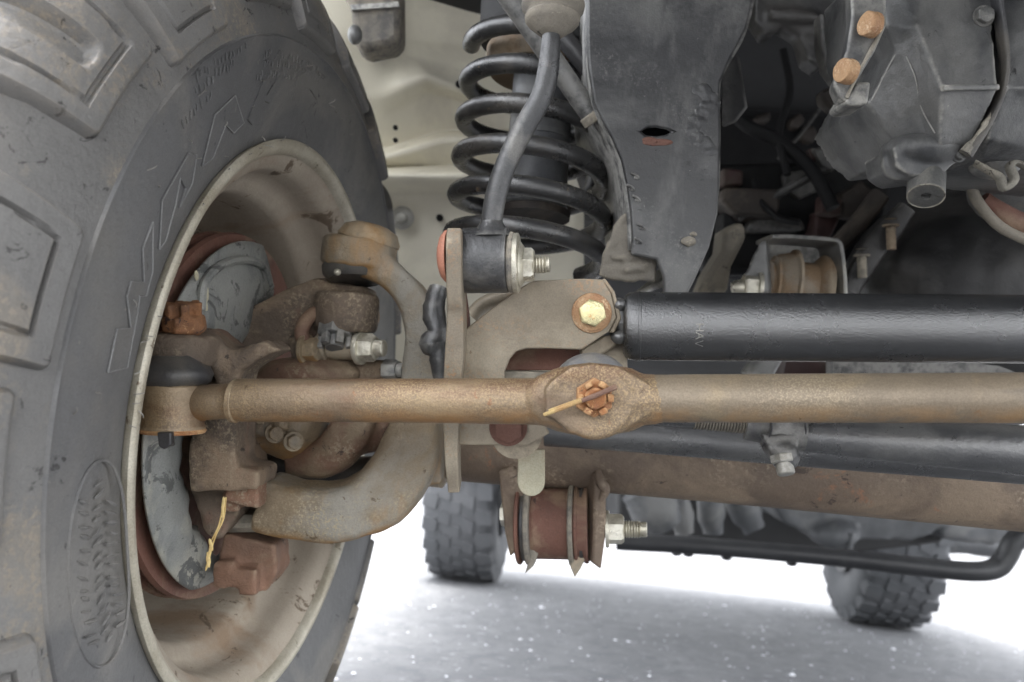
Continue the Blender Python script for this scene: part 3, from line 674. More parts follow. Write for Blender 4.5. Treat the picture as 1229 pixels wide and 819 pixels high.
# fork (inner C) that carries the ball joints
cast('end_fork', M['fork'], [
    ('b', [P(402, 303, .70), P(430, 311, .70), P(468, 330, .70), P(497, 362, .70), P(507, 405, .70), P(504, 450, .705), P(500, 500, .70), P(492, 545, .69), P(462, 590, .675), P(415, 612, .665), P(360, 611, .66), P(318, 601, .66)],
     [.030, .028, .024, .026, .028, .030, .040, .050, .052, .044, .042, .044], [.046, .046, .040, .036, .036, .038, .05, .06, .062, .060, .054, .05], FW, 5.0),
    ('c', P(432, 288, .70), P(428, 322, .70), .031), ('e', P(445, 291, .70), RT * .022, FW * .024, UP * .012),
    ('p', poly([(488, 500), (528, 490), (530, 580), (500, 588), (470, 560)], .70), FW * .07)], vox=.0024, sm=5, tex=(.03, .004), parent=axl)
mb = MB(); mb.lathe(P(427, 318, .70), -UP - FW * .2, [(0, .026), (.003, .028), (.009, .027), (.014, .022)], 32); mb.build('ball_joint_seal', M['rubber'], axl)
mb = MB(); mb.ell(P(405, 327, .674), RT * .003, UP * .003, FW * .003); mb.build('grease_fitting', M['zinc'], axl)
mb = MB(); mb.lathe(P(442, 291, .70), UP + RT * .25, [(0, .026), (.003, .0265), (.011, .022), (.015, .014), (.016, .0001)], 32); mb.build('ball_joint_cap', M['fork'], axl, tex=(.01, .002))
mb = MB(); mb.lathe(P(518, 525, .765), CX, [(0, .044), (.004, .045), (.014, .045), (.017, .040)], 40); mb.build('weld_ring', M['rod'], axl, tex=(.008, .002))
# damper bracket: bent plate in front of the axle
def flat(pts, c, d): return [(((u - c[0]) / FPX * d), ((c[1] - v) / FPX * d)) for u, v in pts]
bd = .588
c0 = (650, 420)
outl = [(549, 534), (549, 403), (583, 376), (622, 347), (640, 337), (700, 334.5), (723, 335.5), (733, 352), (740, 381), (731, 398), (698, 420), (660, 418.5), (632, 418.5), (620, 422), (612, 431), (606, 446), (606, 500), (648, 500), (660, 520), (634, 535)]
hole = [(710 + 8.5 * math.cos(2 * PI * k / 18), 376 + 8.5 * math.sin(2 * PI * k / 18)) for k in range(18)]
mb = holed(flat(outl, c0, bd), [flat(hole, c0, bd)], FW * .0055, P(650, 420, bd), RT, UP); mb.build('damper_bracket', M['plate'], axl, bevel=.0010, ang=30)
mb = MB(); mb.prism(poly([(722, 336), (726, 334), (738, 350), (746, 382), (737, 400), (731, 399), (740, 381), (733, 352)], bd + .002), FW * .03); mb.build('bracket_side', M['plate'], axl, bevel=.001)
mb = MB(); mb.prism(poly([(735, 414), (748, 411), (753, 420), (754, 470), (700, 470), (700, 440)], bd + .02), FW * .006); mb.prism(poly([(697, 420), (731, 399), (742, 412), (735, 418), (700, 440)], bd + .012), FW * .02)
mb.build('bracket_back', M['plate'], axl, bevel=.0015)
mb = MB(); mb.prism(poly([(606, 415), (700, 412), (705, 445), (600, 445)], bd + .03), FW * .02); mb.build('bracket_recess', M['redrust'], axl, bevel=.001)
mb = MB(); mb.prism(poly([(600, 445), (660, 447), (660, 470), (600, 470)], bd + .012), FW * .02); mb.build('bracket_shelf', M['mud'], axl, bevel=.001)
br = MB(); br.lathe(P(710, 376, bd - .0002), -FW, [(0, .0138), (.0008, .0142), (.0016, .0137), (.0018, .0128), (.0026, .0126), (.003, .0115), (.003, .004)], 36); bolt_w = br.build('bolt_washer', M['washer_rust'], axl)
br = MB(); hexbolt(br, P(710, 376, bd - .003), -FW + RT * .06, .0098, .006, 0, ang0=.2); br.build('hex_bolt', M['yzinc'], axl)
br = MB(); hexbolt(br, P(610, 513, bd - .0003), -FW - UP * .1, .0105, .006, .0135, .002); br.build('hex_bolt', M['redrust'], axl, label='rusty red bolt head half hidden under the rod')
mb = MB(); mb.lathe(P(620, 520, bd + .008), FW, [(0, .0002), (0, .0185), (.004, .0185), (.004, .0002)], 36); mb.build('bracket_washer', M['plate'], axl)
mb = MB(); mb.bar([P(566, 380, .66), P(580, 366, .66), P(603, 357, .66), P(625, 352, .66)], [.012, .012, .012, .012], [.04] * 4, FW); mb.build('bracket_gusset', M['plate'], axl)
# upright link tab (seen edge on)
mb = MB(); mb.bar([P(547, 279, .565), P(547, 300, .565), P(547.5, 345, .570), P(548.5, 372, .575), P(547.5, 420, .58), P(544, 480, .59), P(543.5, 540, .595), P(546, 584, .60)], [.0100, .0110, .0110, .0118, .0135, .0125, .0100, .0085], [.034, .042, .040, .036, .034, .034, .032, .026], FW, seg=24, pw=9)
mb.build('link_tab', M['plate'], axl, bevel=.0012, ang=30)
mb = MB(); mb.bar([P(556, 350, .60), P(560, 390, .61), P(558, 430, .615)], [.004, .005, .005], [.03, .03, .03], FW); mb.build('tab_gusset', M['redrust'], axl)
# cable bundle behind the tab
mb = MB(); mb.tube([P(527, 345, .66), P(520, 375, .655), P(526, 400, .65), P(518, 412, .65), P(528, 425, .65), P(531, 460, .65)], [.007, .009, .008, .010, .009, .007], 14, 5); mb.build('rubber_sleeve', M['link'], axl, tex=(.008, .004))
# pale hanging tab
mb = MB(); pts = [(654, 540), (654, 576)] + [(637.5 + 16.5 * math.cos(t), 579 + 17 * math.sin(t)) for t in [PI * k / 10 for k in range(11)]] + [(621, 576), (622, 540)]
mb.prism(poly(pts, .655), FW * .004); mb.build('hanging_tab', M['tab'], axl, bevel=.0008)
# bushing brackets below the tube
mb = MB(); mb.prism(poly([(598, 566), (614, 560), (628, 575), (631, 640), (622, 660), (612, 669), (606, 640)], .74), FW * .05 + RT * .006); mb.build('arm_bracket', M['axle'], axl, bevel=.002)
mb = MB(); mb.prism(poly([(713, 570), (722, 566), (728, 585), (728, 640), (722, 684), (711, 676), (713, 620)], .73), FW * .05 - RT * .012); mb.build('arm_bracket', M['axle'], axl, bevel=.002)
mb = MB(); mb.tube([P(717, 566, .728), P(722, 580, .722), P(727, 588, .722), P(722, 600, .724)], [.003, .0048, .0042, .003], 10, 4); mb.build('weld_bead', M['axle'], axl, tex=(.006, .002))
mb = MB(); mb.cyl(P(700, 545, .745), P(700, 530, .745), .004, 12, .0005); mb.build('axle_stud', M['axle'], axl)

# ---------------------------------------------------------------- lower control arm
arm = thing('lower_control_arm', 'rusty red bushing with ribbed flanges hanging under the axle', 'control arm', P(668, 628, .76))
bx0, bx1 = P(634, 628, .762), P(705, 629, .754); bax = (bx1 - bx0).normalized(); bl = (bx1 - bx0).length
mb = MB(); mb.lathe(bx0, bax, [(0, .02), (0, .0318), (bl, .0318), (bl, .02)], 48); mb.build('bushing_sleeve', M['redrust'], arm, ang=30)
def flange(name, u, v, r, t, m, d=.758):
    mb = MB(); mb.lathe(P(u, v, d), bax, [(0, .015), (0, r * .97), (t * .25, r), (t * .75, r), (t, r * .97), (t, .015)], 48); return mb.build(name, m, arm)
flange('rubber_ring', 628, 628, .0335, .0045, M['rubber']); flange('flange_ring', 622.5, 628, .0365, .0035, M['redrust']); flange('flange_ring', 633, 628, .0375, .005, M['mud'])
flange('flange_ring', 684, 629, .0375, .0045, M['mud']); flange('flange_ring', 690.5, 629, .0355, .0035, M['redrust']); flange('rubber_ring', 696, 629, .0340, .0045, M['rubber']); flange('flange_ring', 701.5, 629, .0350, .004, M['redrust'])
mb = MB(); mb.prism(poly([(634, 655), (646, 665), (640, 680), (630, 689), (634, 674)], .735), bax * .003 + FW * .018); mb.build('bushing_fin', M['mud'], arm, bevel=.0008)
mb = MB(); mb.prism(poly([(684, 655), (704, 668), (697, 683), (690, 693), (685, 682)], .735), FW * .018); mb.build('bushing_fin', M['plate'], arm, bevel=.0008)
mb = MB(); hexbolt(mb, P(727, 635, .745), bax, .0135, .013, .0165, .003, .016, .0078, .0024); mb.build('bolt_nut', M['zinc'], arm)
mb = MB(); mb.lathe(P(601, 617, .77), bax, [(0, .008), (.001, .011), (.008, .011)], 6); mb.build('bolt_head', M['zinc'], arm)
mb = MB(); mb.bar([bx0.lerp(bx1, .5) + CY * .02, bx0.lerp(bx1, .5) + CY * .25 + CZ * .03, bx0.lerp(bx1, .5) + CY * .6 + CZ * .10], [.05, .05, .05], [.05, .05, .05], CZ); mb.build('arm_beam', M['axle'], arm)

# ---------------------------------------------------------------- sway bar link
lk = thing('sway_bar_link', 'bent dark steel link rod with bushing eye and zinc nut', 'sway bar link', P(590, 315, .575))
mb = MB(); mb.lathe(P(554, 313, .575), RT - FW * .1, [(0, .0165), (0, .0208), (.0018, .0214), (.0022, .0226), (.004, .0226), (.030, .0226), (.0322, .0224), (.0326, .0165)], 48); mb.build('eye_sleeve', M['link'], lk, ang=35)
mb = MB(); mb.lathe(P(552, 313, .575), RT - FW * .1, [(0, .01), (0, .0215), (.0018, .0215), (.002, .01)], 40); mb.build('bushing_lip', M['mud'], lk)
mb = MB(); mb.lathe(P(610, 315, .5705), RT - FW * .1, [(0, .008), (0, .0195), (.002, .021), (.004, .0205), (.005, .008)], 40); mb.build('bushing_lip', M['mud'], lk)
mb = MB(); mb.lathe(P(616, 316, .570), RT - FW * .1, [(0, .008), (0, .0195), (.0008, .0205), (.0035, .0205), (.0042, .0195), (.0042, .006)], 40); mb.build('flat_washer', M['zinc'], lk)
mb = MB(); nax = RT - FW * .12; mb.lathe(P(622, 317.5, .569), nax, [(0, .0155), (.0015, .0158), (.004, .0125)], 36); hexbolt(mb, P(624.5, 318, .569), nax, .0118, .0095, 0, 0, .0085, .0062, .0021, .3)
mb.build('flange_nut', M['zinc'], lk)
mb = MB(); mb.lathe(P(538.5, 308, .577), -RT + FW * .1, [(0, .0185), (.002, .0180), (.005, .0145), (.0068, .009), (.0072, .0001)], 36); mb.build('bolt_cap', M['pink'], lk)
mb = MB(); mb.lathe(P(590, 285, .570), UP, [(0, .0165), (.004, .0125), (.008, .0090), (.011, .0076)], 28); mb.build('rod_weld', M['link'], lk)
mb = MB(); mb.tube([P(590, 282, .57), P(590.5, 262, .57), P(597, 228, .568), (P(611, 189, .567)), P(631, 150, .566), P(649, 118, .565), P(657, 90, .565), P(660.5, 60, .565), P(662, 34, .566)], [.0075, .0074, .0074, .0074, .0075, .0075, .0074, .0068, .0058], 24, 6); mb.build('link_rod', M['link'], lk)
mb = MB(); mb.lathe(P(662, 44, .566), UP * .97 + FW * .1 + RT * .05, [(0, .0068), (.003, .0105), (.008, .0165), (.0105, .0185), (.013, .0190), (.0145, .0180), (.0165, .0185), (.019, .0212), (.0225, .0218), (.025, .0205), (.045, .0200)], 40)
mb.build('ball_boot', M['mud'], lk, tex=(.01, .001))

# ---------------------------------------------------------------- coil spring, bump stop, hoses
sc0, sc1 = P(632, 300, .775), P(648, 62, .80)
sax = (sc1 - sc0).normalized(); L = (sc1 - sc0).length
e1 = (RT - sax * RT.dot(sax)).normalized(); e2 = sax.cross(e1)      # e2 points away from the camera or towards it
if e2.dot(FW) > 0: e2 = -e2
pts, rads = [], []
turns = 5.6; N_ = int(turns * 30)
for i in range(N_ + 1):
    t = i / N_; th = 2 * PI * turns * t + D(-40)
    R_ = .0705 - .0045 * t
    h = L * (t * 1.06 - .06)
    pts.append(sc0 + sax * h + (e1 * math.cos(th) + e2 * math.sin(th)) * R_); rads.append(.0088)
mb = MB(); mb.tube(pts, rads, 16, 1); tag(mb.build('coil_spring', M['spring']), 'black coil spring standing behind the bent link rod', 'spring')
bs = thing('bump_stop', 'grey cylinder standing up inside the black coil spring', 'bump stop', P(640, 250, .79))
mb = MB(); b0, b1 = P(640, 262, .79), P(655, 62, .81); ba = b1 - b0; bl_ = ba.length
mb.lathe(b0, ba, [(0, .020), (0, .0345), (.006, .035), (.008, .0325)], 40); mb.build('lower_seat', M['dimbrown'], bs)
mb = MB(); mb.lathe(b0 + ba.normalized() * .008, ba, [(0, .025), (0, .0285), (.003, .0315), (.006, .0300), (bl_ * .40, .0300), (bl_ * .405, .0310), (bl_ * .43, .0310), (bl_ * .435, .0296), (bl_ * .86, .0292), (bl_ * .93, .024), (bl_ * .95, .0001)], 40); mb.build('tube_body', M['shock'], bs, ang=35)
mb = MB(); q = P(646, 90, .81); mb.lathe(q, ba, [(0, .04), (.0, .048), (.008, .052), (.022, .052), (.026, .046), (.06, .046)], 48); mb.build('spring_seat', M['tan'], bs)
mb = MB(); mb.lathe(q + ba.normalized() * .03, ba, [(0, .055), (.002, .060), (.11, .064)], 48); mb.build('tower_cup', M['body'], bs)
ar = thing('strut_rod', 'plain grey rod slanting down behind the upper link boot', 'strut rod', P(715, 145, .68))
mb = MB(); mb.cyl(P(598, -22, .66), P(712, 142, .69), .0088, 28, .0008); mb.build('rod_body', M['frame'], ar)
mb = MB(); mb.cyl(P(708, 136, .689), P(715, 146, .6905), .0104, 24, .001); mb.build('rod_end', M['mud'], ar)
mb = MB(); mb.tube([P(655, 20, .73), P(690, 62, .72), P(730, 112, .72), P(770, 165, .74)], .0085, 16, 6); tag(mb.build('brake_hose', M['rubber']), 'black rubber hose running beside the slanting grey rod', 'hose')

# ---------------------------------------------------------------- frame rail with coil tower
fr = thing('frame_rail', 'large scuffed dark grey frame horn with a rusty slot', 'frame rail', P(790, 200, .66))
fd = .665; c1 = (790, 150)
outl = [(704, -40), (704, 30), (706, 80), (712, 120), (722, 142), (736, 168), (746, 192), (752, 220), (757, 255), (759, 285), (757, 306), (788, 312), (796, 332), (797, 372), (816, 372), (836, 332), (852, 296), (862, 256), (864, 220), (865, 150), (864, 100), (876, 72), (896, 34), (914, -40)]
slot = [(769, 157), (777, 153), (788, 152), (800, 154), (807, 158), (800, 161), (788, 163.5), (776, 162)]
slot = slot[::-1]
mb = holed(flat(outl, c1, fd), [flat(slot, c1, fd)], FW * .006, P(790, 150, fd), RT, UP)
o = mb.build('face_plate', M['frame'], fr, bevel=.0022, bseg=3, ang=30)
# side walls set 2 mm inside the outline, going back
def wall(pp, d0, dep, m, name, th=.005):
    mb = MB(); pts = [P(u, v, d0) for u, v in pp]; q = spline(pts, 4); rs = []
    a = [p for p in q]; b_ = [p + FW * dep for p in q]
    vs = a + b_; n_ = len(a); mb.add(vs, [(i, i + 1, n_ + i + 1, n_ + i) for i in range(n_ - 1)])
    o = mb.build(name, m, fr, ang=50); md = o.modifiers.new('thick', 'SOLIDIFY'); md.thickness = th; md.offset = 0; return o
wall([(707, -40), (708, 60), (715, 122), (738, 168), (750, 200), (756, 250), (758, 300)], fd + .006, .16, M['frame'], 'side_wall')
wall([(911, -40), (893, 36), (873, 74), (861, 102), (861, 160), (860, 222), (855, 255), (843, 292), (820, 322), (799, 340)], fd + .006, .16, M['frame'], 'side_wall')
mb = MB(); mb.prism(poly([(760, 138), (812, 138), (812, 176), (760, 176)], fd + .03), FW * .01); mb.build('slot_backing', M['dark'], fr)
mb = MB(); pts = []
for k in range(9): mb.ell(P(842 + 10 * math.sin(k * .9), 108 + k * 9, fd + .0008), RT * .010, UP * .0065, FW * .0014, 14, 8)
mb.build('weld_bead', M['frame'], fr, voxel=.0012, smooth=2, tex=(.007, .0022))
for (u, v) in ((763, 211), (764, 238), (770, 272), (766, 289), (757, 225)):
    mb = MB(); mb.tube([P(u - 5, v - 3, fd - .0008), P(u, v - 1, fd - .002), P(u + 4, v + 3, fd - .0008), P(u - 2, v + 2, fd - .0006)], .0011, 7, 3); mb.build('weld_spatter', M['frame'], fr)
mb = MB(); mb.ell(P(789, 171, fd), RT * .012, UP * .0030, FW * .0010, 20, 10); mb.ell(P(780, 168, fd), RT * .006, UP * .0022, FW * .0010, 16, 8); mb.build('rust_scab', M['redrust'], fr, tex=(.004, .0018))
mb = MB(); mb.ell(P(826, 290, fd - .001), RT * .006, UP * .004, FW * .003); mb.ell(P(832, 281, fd), RT * .003, UP * .002, FW * .002); mb.build('mud_lump', M['mud'], fr, tex=(.004, .002))
mb = MB(); mb.prism(poly([(866, 90), (884, 66), (889, 100), (894, 128), (880, 146), (866, 152)], .78), FW * .003 + RT * .004); mb.build('bent_flange', M['darkgrey'], fr, bevel=.001)
cast('perch_plate', M['mud'], [('p', poly([(724, 306), (738, 270), (756, 250), (790, 300), (787, 338), (742, 338), (718, 332)], .676), FW * .006),
    ('x', P(762, 322, .675), RT * .009, UP * .003, FW * .003), ('x', P(752, 308, .675), RT * .012, UP * .0025, FW * .003)], vox=.002, sm=4, tex=(.02, .006), parent=fr)
# bundle of loom seen between coils and rail
mb = MB()
mb.tube([P(735, 150, .86), P(742, 190, .86), P(728, 215, .86), P(716, 240, .86)], [.02, .026, .024, .018], 16, 5)
mb.tube([P(690, 130, .88), P(712, 180, .88), P(722, 240, .88)], [.02, .024, .02], 16, 5)
tag(mb.build('rubber_bellows', M['rubber'], tex=(.03, .012)), 'crumpled black rubber between spring and frame horn', 'bellows')

# ---------------------------------------------------------------- drag link and track bar (dark tubes below the tan rod)
tb = thing('track_bar', 'long plain black bar passing low behind the threaded clamp', 'track bar', P(800, 530, .66))
mb = MB(); mb.tube([P(655, 513, .665), P(760, 520, .655), P(930, 534, .64), P(1229, 557, .61), P(1320, 564, .60)], [.0150] * 5, 32, 5); mb.build('bar_tube', M['blackrod'], tb)
mb = MB(); mb.lathe(P(712, 492, .58), FW, [(0, .016), (.004, .0205), (.02, .021), (.03, .018)], 32); mb.build('end_eye', M['darkgrey'], tb)
dl = thing('drag_link', 'dark adjustable steering tube with threaded end and pinch clamp', 'drag link', P(945, 520, .56))
mb = MB(); pr = [(0, .0096)]; tp = .00205
for i in range(18): pr += [(i * tp + .0002, .0096), (i * tp + .0010, .0082), (i * tp + .0018, .0096)]
t0, t1 = P(834, 499, .585), P(900, 505, .582); mb.lathe(t0, t1 - t0, pr, 24); mb.build('threaded_end', M['mud'], dl, ang=20)
mb = MB(); mb.tube([P(700, 490, .60), P(836, 500, .585)], [.0082, .0082], 20, 3); mb.build('link_shank', M['blackrod'], dl)
mb = MB(); mb.tube([P(896, 508, .578), P(918, 512, .576), P(965, 520, .573), P(990, 523, .570)], [.0118, .0118, .0122, .0122], 28, 4); mb.build('adjuster_sleeve', M['link'], dl)
mb = MB(); mb.tube([P(965, 522, .572), P(1040, 527, .565), P(1130, 533, .558), P(1229, 541, .552), P(1320, 549, .545)], [.0120, .0138, .0155, .0168, .0172], 32, 5); mb.build('link_tube', M['blackrod'], dl)
mb = MB(); ca = (P(966, 517, .570) - P(921, 514, .573)); mb.lathe(P(921, 514, .573), ca, [(0, .0122), (.0004, .0146), (.024, .0146), (.0244, .0122)], 32); mb.build('pinch_clamp', M['link'], dl, ang=40)
for u in (923, 964):
    mb = MB(); mb.bar([P(u + 2, 502, .556), P(u + 3, 515, .556), P(u - (0 if u > 950 else 2), 527, .560), P(u - 8, 535, .566)], [.0012] * 4, [.003] * 4, FW); mb.build('clamp_groove', M['rubber'], dl)
cast('clamp_lug', M['link'], [('p', poly([(916, 522), (962, 520), (958, 540), (950, 556), (936, 558), (925, 545)], .557), FW * .02), ('e', P(942, 548, .558), RT * .010, UP * .010, FW * .009)], vox=.0014, sm=4, tex=(.006, .002), parent=dl)
mb = MB(); mb.cyl(P(940, 552, .556), P(944, 570, .552), .0058, 16, .0008); mb.cyl(P(938, 546, .556), P(940, 556, .554), .0082, 6, .0008); mb.build('clamp_bolt', M['plategrey'], dl)

# ---------------------------------------------------------------- steering gearbox, top right
gb = thing('steering_gearbox', 'grey cast gearbox with drain plug and two orange bolts', 'gearbox', P(1110, 190, .60))
gd_ = .60
def cpoly(pts, d, vec, name, m, bevel=.004, tex=None, seg=3, ang=30):
    mb = MB(); mb.prism(poly(pts, d), vec); return mb.build(name, m, gb, bevel=bevel, bseg=seg, ang=ang, tex=tex)
def shell(name, V, faces, rim_, back, m, vox=.0018, sm=3, tex=None):
    """a solid whose front is made of flat facets at their own depths"""
    mb = MB(); k = list(V); pts = [P(*V[q]) for q in k]; idx = {q: i for i, q in enumerate(k)}; n_ = len(k)
    pts += [P(*V[q]) + FW * back for q in rim_]
    fs = [tuple(idx[q] for q in f) for f in faces]
    for i in range(len(rim_)): j_ = (i + 1) % len(rim_); fs.append((idx[rim_[i]], idx[rim_[j_]], n_ + j_, n_ + i))
    fs.append(tuple(n_ + i for i in range(len(rim_))))
    mb.add(pts, fs); return mb.build(name, m, gb, voxel=vox, smooth=sm, tex=tex)
V = dict(A=(1056, -60, .60), B=(1062, 28, .586), C=(1102, 34, .572), D=(1131, 105, .558), E=(1128, 176, .574), F=(1092, 182, .592), G=(1064, 160, .602), H=(1042, 124, .606), I=(1074, 62, .588),
         J=(1198, 105, .562), K=(1168, 174, .578), L=(1196, -60, .602), Mm=(1192, 38, .572), N=(1112, -60, .592), O=(1100, 118, .578))
shell('main_casting', V, [('A', 'B', 'C', 'N'), ('N', 'C', 'Mm', 'L'), ('C', 'D', 'J', 'Mm'), ('B', 'I', 'C'), ('I', 'H', 'G', 'O'), ('G', 'F', 'E', 'O'), ('O', 'E', 'D'), ('O', 'D', 'C'), ('I', 'O', 'C'), ('D', 'E', 'K', 'J')],
      ['A', 'B', 'I', 'H', 'G', 'F', 'E', 'K', 'J', 'Mm', 'L', 'N'], .11, M['casting'], sm=5, tex=(.02, .0022))
V = dict(a=(1198, -60, .604), b=(1203, 40, .576), c=(1206, 105, .566), d=(1184, 166, .580), e=(1176, 190, .600), f=(1340, 206, .60), g=(1340, 108, .560), h=(1340, 40, .566), i=(1340, -60, .598))
shell('end_housing', V, [('a', 'b', 'h', 'i'), ('b', 'c', 'g', 'h'), ('c', 'd', 'f', 'g'), ('d', 'e', 'f')], ['a', 'b', 'c', 'd', 'e', 'f', 'g', 'h', 'i'], .11, M['casting'], tex=(.02, .0016))
cast('lower_bowl', M['casting'], [
    ('e', P(1108, 182, .600), RT * .030, UP * .014, FW * .026), ('c', P(1080, 196, .592), P(1083, 200, .625), .0125), ('c', P(1096, 205, .590), P(1096, 205, .62), .009),
    ('p', poly([(1072, 176), (1164, 174), (1150, 192), (1130, 210), (1094, 212), (1076, 200)], .586), FW * .05)], vox=.0018, sm=5, tex=(.02, .002), parent=gb)
mb = MB(); mb.bar([P(1190, -40, .572), P(1199, 20, .572), P(1205, 70, .572), P(1202, 105, .572), P(1188, 142, .573), P(1172, 168, .575), P(1158, 186, .577)], [.0035, .0035, .0035, .004, .004, .006, .009], [.012] * 7, FW); mb.build('gasket_seam', M['rubber'], gb)
mb = MB(); mb.tube([P(1196, 128, .571), P(1186, 146, .5705), P(1172, 166, .572), P(1158, 184, .574)], [.0012, .0026, .0022, .004], 8, 4); mb.build('sealant_crust', M['casting_edge'], gb, tex=(.004, .003))
mb = MB(); mb.lathe(P(1112, 205, .60), P(1111, 244, .585) - P(1112, 205, .60), [(0, .0125), (.004, .0128), (.0235, .0125), (.0245, .0115), (.0245, .0035), (.021, .0030), (.021, .0001)], 32); mb.build('drain_plug', M['plug'], gb, ang=40)
pa = (P(1111, 244, .585) - P(1112, 205, .60)).normalized(); pe = (RT - pa * RT.dot(pa)).normalized(); pf_ = pa.cross(pe); pc = P(1112, 205, .60) + pa * .0243
mb = MB(); mb.tube([pc + (pe * math.cos(2 * PI * k / 32) + pf_ * math.sin(2 * PI * k / 32)) * .0120 for k in range(33)], .0006, 6, 1); mb.build('plug_edge', M['casting_edge'], gb)
# flange plate with the two bolts
cpoly([(1020, -40), (1064, -40), (1064, 30), (1050, 62), (1030, 95), (1016, 122), (1008, 118), (1000, 100), (1016, 60), (1022, 20)], .545, FW * .02 + RT * .004, 'flange_plate', M['casting'], .003)
mb = MB(); mb.tube([P(1062, 20, .5445), P(1060, 32, .5445), P(1047, 58, .544), P(1030, 88, .5445), P(1016, 118, .545)], [.0008, .0012, .0015, .0010, .0012], 8, 4); mb.build('flange_edge', M['casting_edge'], gb, tex=(.004, .0012))
cpoly([(1014, 122), (1028, 98), (1046, 98), (1042, 125), (1020, 127)], .545, FW * .03, 'flange_foot', M['casting'], .002)
for (u, v, r) in ((1043, 31, .0080), (1014, 87, .0080)):
    mb = MB(); axb = -FW * .38 - RT * .92 + UP * .05
    mb.lathe(P(u + 7, v, .538), axb, [(0, r * 1.0), (.002, r * 1.02), (.003, r * .95), (.0036, r * .98), (.0072, r * .98), (.008, r * .9), (.008, .0001)], 28); mb.build('flange_bolt', M['washer_rust'], gb, tex=(.004, .0008))
# casting lines
for pp in ([(1068, 128), (1050, 120)], ):
    pass
mb = MB(); mb.tube([P(1084, 60, .5835), P(1098, 92, .5765), P(1106, 130, .5770), P(1122, 160, .5735)], .0005, 6, 5); mb.build('casting_rib', M['plategrey'], gb)
mb = MB(); mb.tube([P(1046, 121, .604), P(1058, 98, .598), P(1070, 74, .5905), P(1076, 64, .5875)], .0006, 6, 5); mb.build('casting_rib', M['plategrey'], gb)
for (u, v, d, r) in ((1180, 20, .574, .006), (1150, 186, .585, .0045)):
    mb = MB(); hexbolt(mb, P(u, v, d), -FW, r, .004, r * 1.25, .0012); mb.build('cover_bolt', M['plug'], gb)
mb = MB(); mb.bar([P(1131, 106, .5562), P(1165, 105.5, .5575), P(1197, 105, .5602)], [.004, .004, .004], [.004] * 3, FW); mb.build('casting_rib', M['casting'], gb)
# bent wire clip at the right
mb = MB(); mb.bar([P(1170, 196, .60), P(1186, 205, .595), P(1200, 214, .59), P(1205, 226, .588), P(1217, 216, .588), P(1212, 200, .59), P(1222, 196, .59), P(1250, 214, .59)], [.003, .003, .005, .005, .005, .005, .003, .003], [.008] * 8, FW); mb.build('clip_strip', M['casting_edge'], gb)
mb = MB(); mb.ell(P(1195, 196, .62), RT * .018, UP * .012, FW * .02); mb.build('pale_boss', M['plategrey'], gb)

# mounting brackets left of the box
mbk = thing('cross_bracket', 'grey ribbed bracket bridging the dark gap at the top', 'bracket', P(960, 40, .80))
cast('bracket_plate', M['darkgrey'], [('p', poly([(905, -30), (1010, -30), (1005, 30), (985, 60), (988, 85), (970, 70), (960, 42), (938, 30), (932, 38), (918, 40), (906, 24)], .82), FW * .03),
     ('p', poly([(925, 8), (985, 16), (985, 26), (925, 22)], .81), FW * .02)], vox=.003, sm=4, tex=(.03, .005), parent=mbk)
mb = MB(); mb.prism(poly([(985, 14), (996, 18), (1012, 50), (1014, 90), (1006, 100), (992, 80), (986, 50)], .72), FW * .02); mb.build('bracket_leaf', M['darkgrey'], mbk, bevel=.003)
mb = MB(); mb.prism(poly([(985, 108), (1010, 100), (1012, 125), (1002, 134), (988, 122)], .80), FW * .02); mb.build('bracket_foot', M['dimbrown'], mbk, bevel=.004)

# ---------------------------------------------------------------- engine bay behind
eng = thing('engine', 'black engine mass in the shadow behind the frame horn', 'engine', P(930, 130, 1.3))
mb = MB(); mb.prism(poly([(820, -120), (1120, -120), (1120, 330), (820, 330)], 1.35), CY * .4); mb.build('engine_block', M['dark'], eng, bevel=.02)  # black box added to close off the cavity and keep it dark
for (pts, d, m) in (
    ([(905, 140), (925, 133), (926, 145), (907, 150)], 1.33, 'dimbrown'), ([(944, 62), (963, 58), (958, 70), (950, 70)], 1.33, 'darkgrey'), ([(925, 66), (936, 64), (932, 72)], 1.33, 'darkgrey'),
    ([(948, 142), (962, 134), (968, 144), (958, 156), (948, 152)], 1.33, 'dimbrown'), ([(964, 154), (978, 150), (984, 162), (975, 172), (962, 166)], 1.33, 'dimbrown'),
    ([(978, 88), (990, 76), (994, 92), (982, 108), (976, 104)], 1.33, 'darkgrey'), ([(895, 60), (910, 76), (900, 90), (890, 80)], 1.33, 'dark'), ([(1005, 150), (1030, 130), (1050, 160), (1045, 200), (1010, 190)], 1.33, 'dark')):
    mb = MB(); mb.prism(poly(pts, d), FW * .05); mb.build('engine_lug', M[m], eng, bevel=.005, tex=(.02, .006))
mb = MB(); mb.tube([P(935, 190, 1.28), P(962, 160, 1.31), P(986, 128, 1.33), P(1000, 105, 1.34)], .003, 8, 4); mb.build('dipstick_tube', M['darkgrey'], eng)
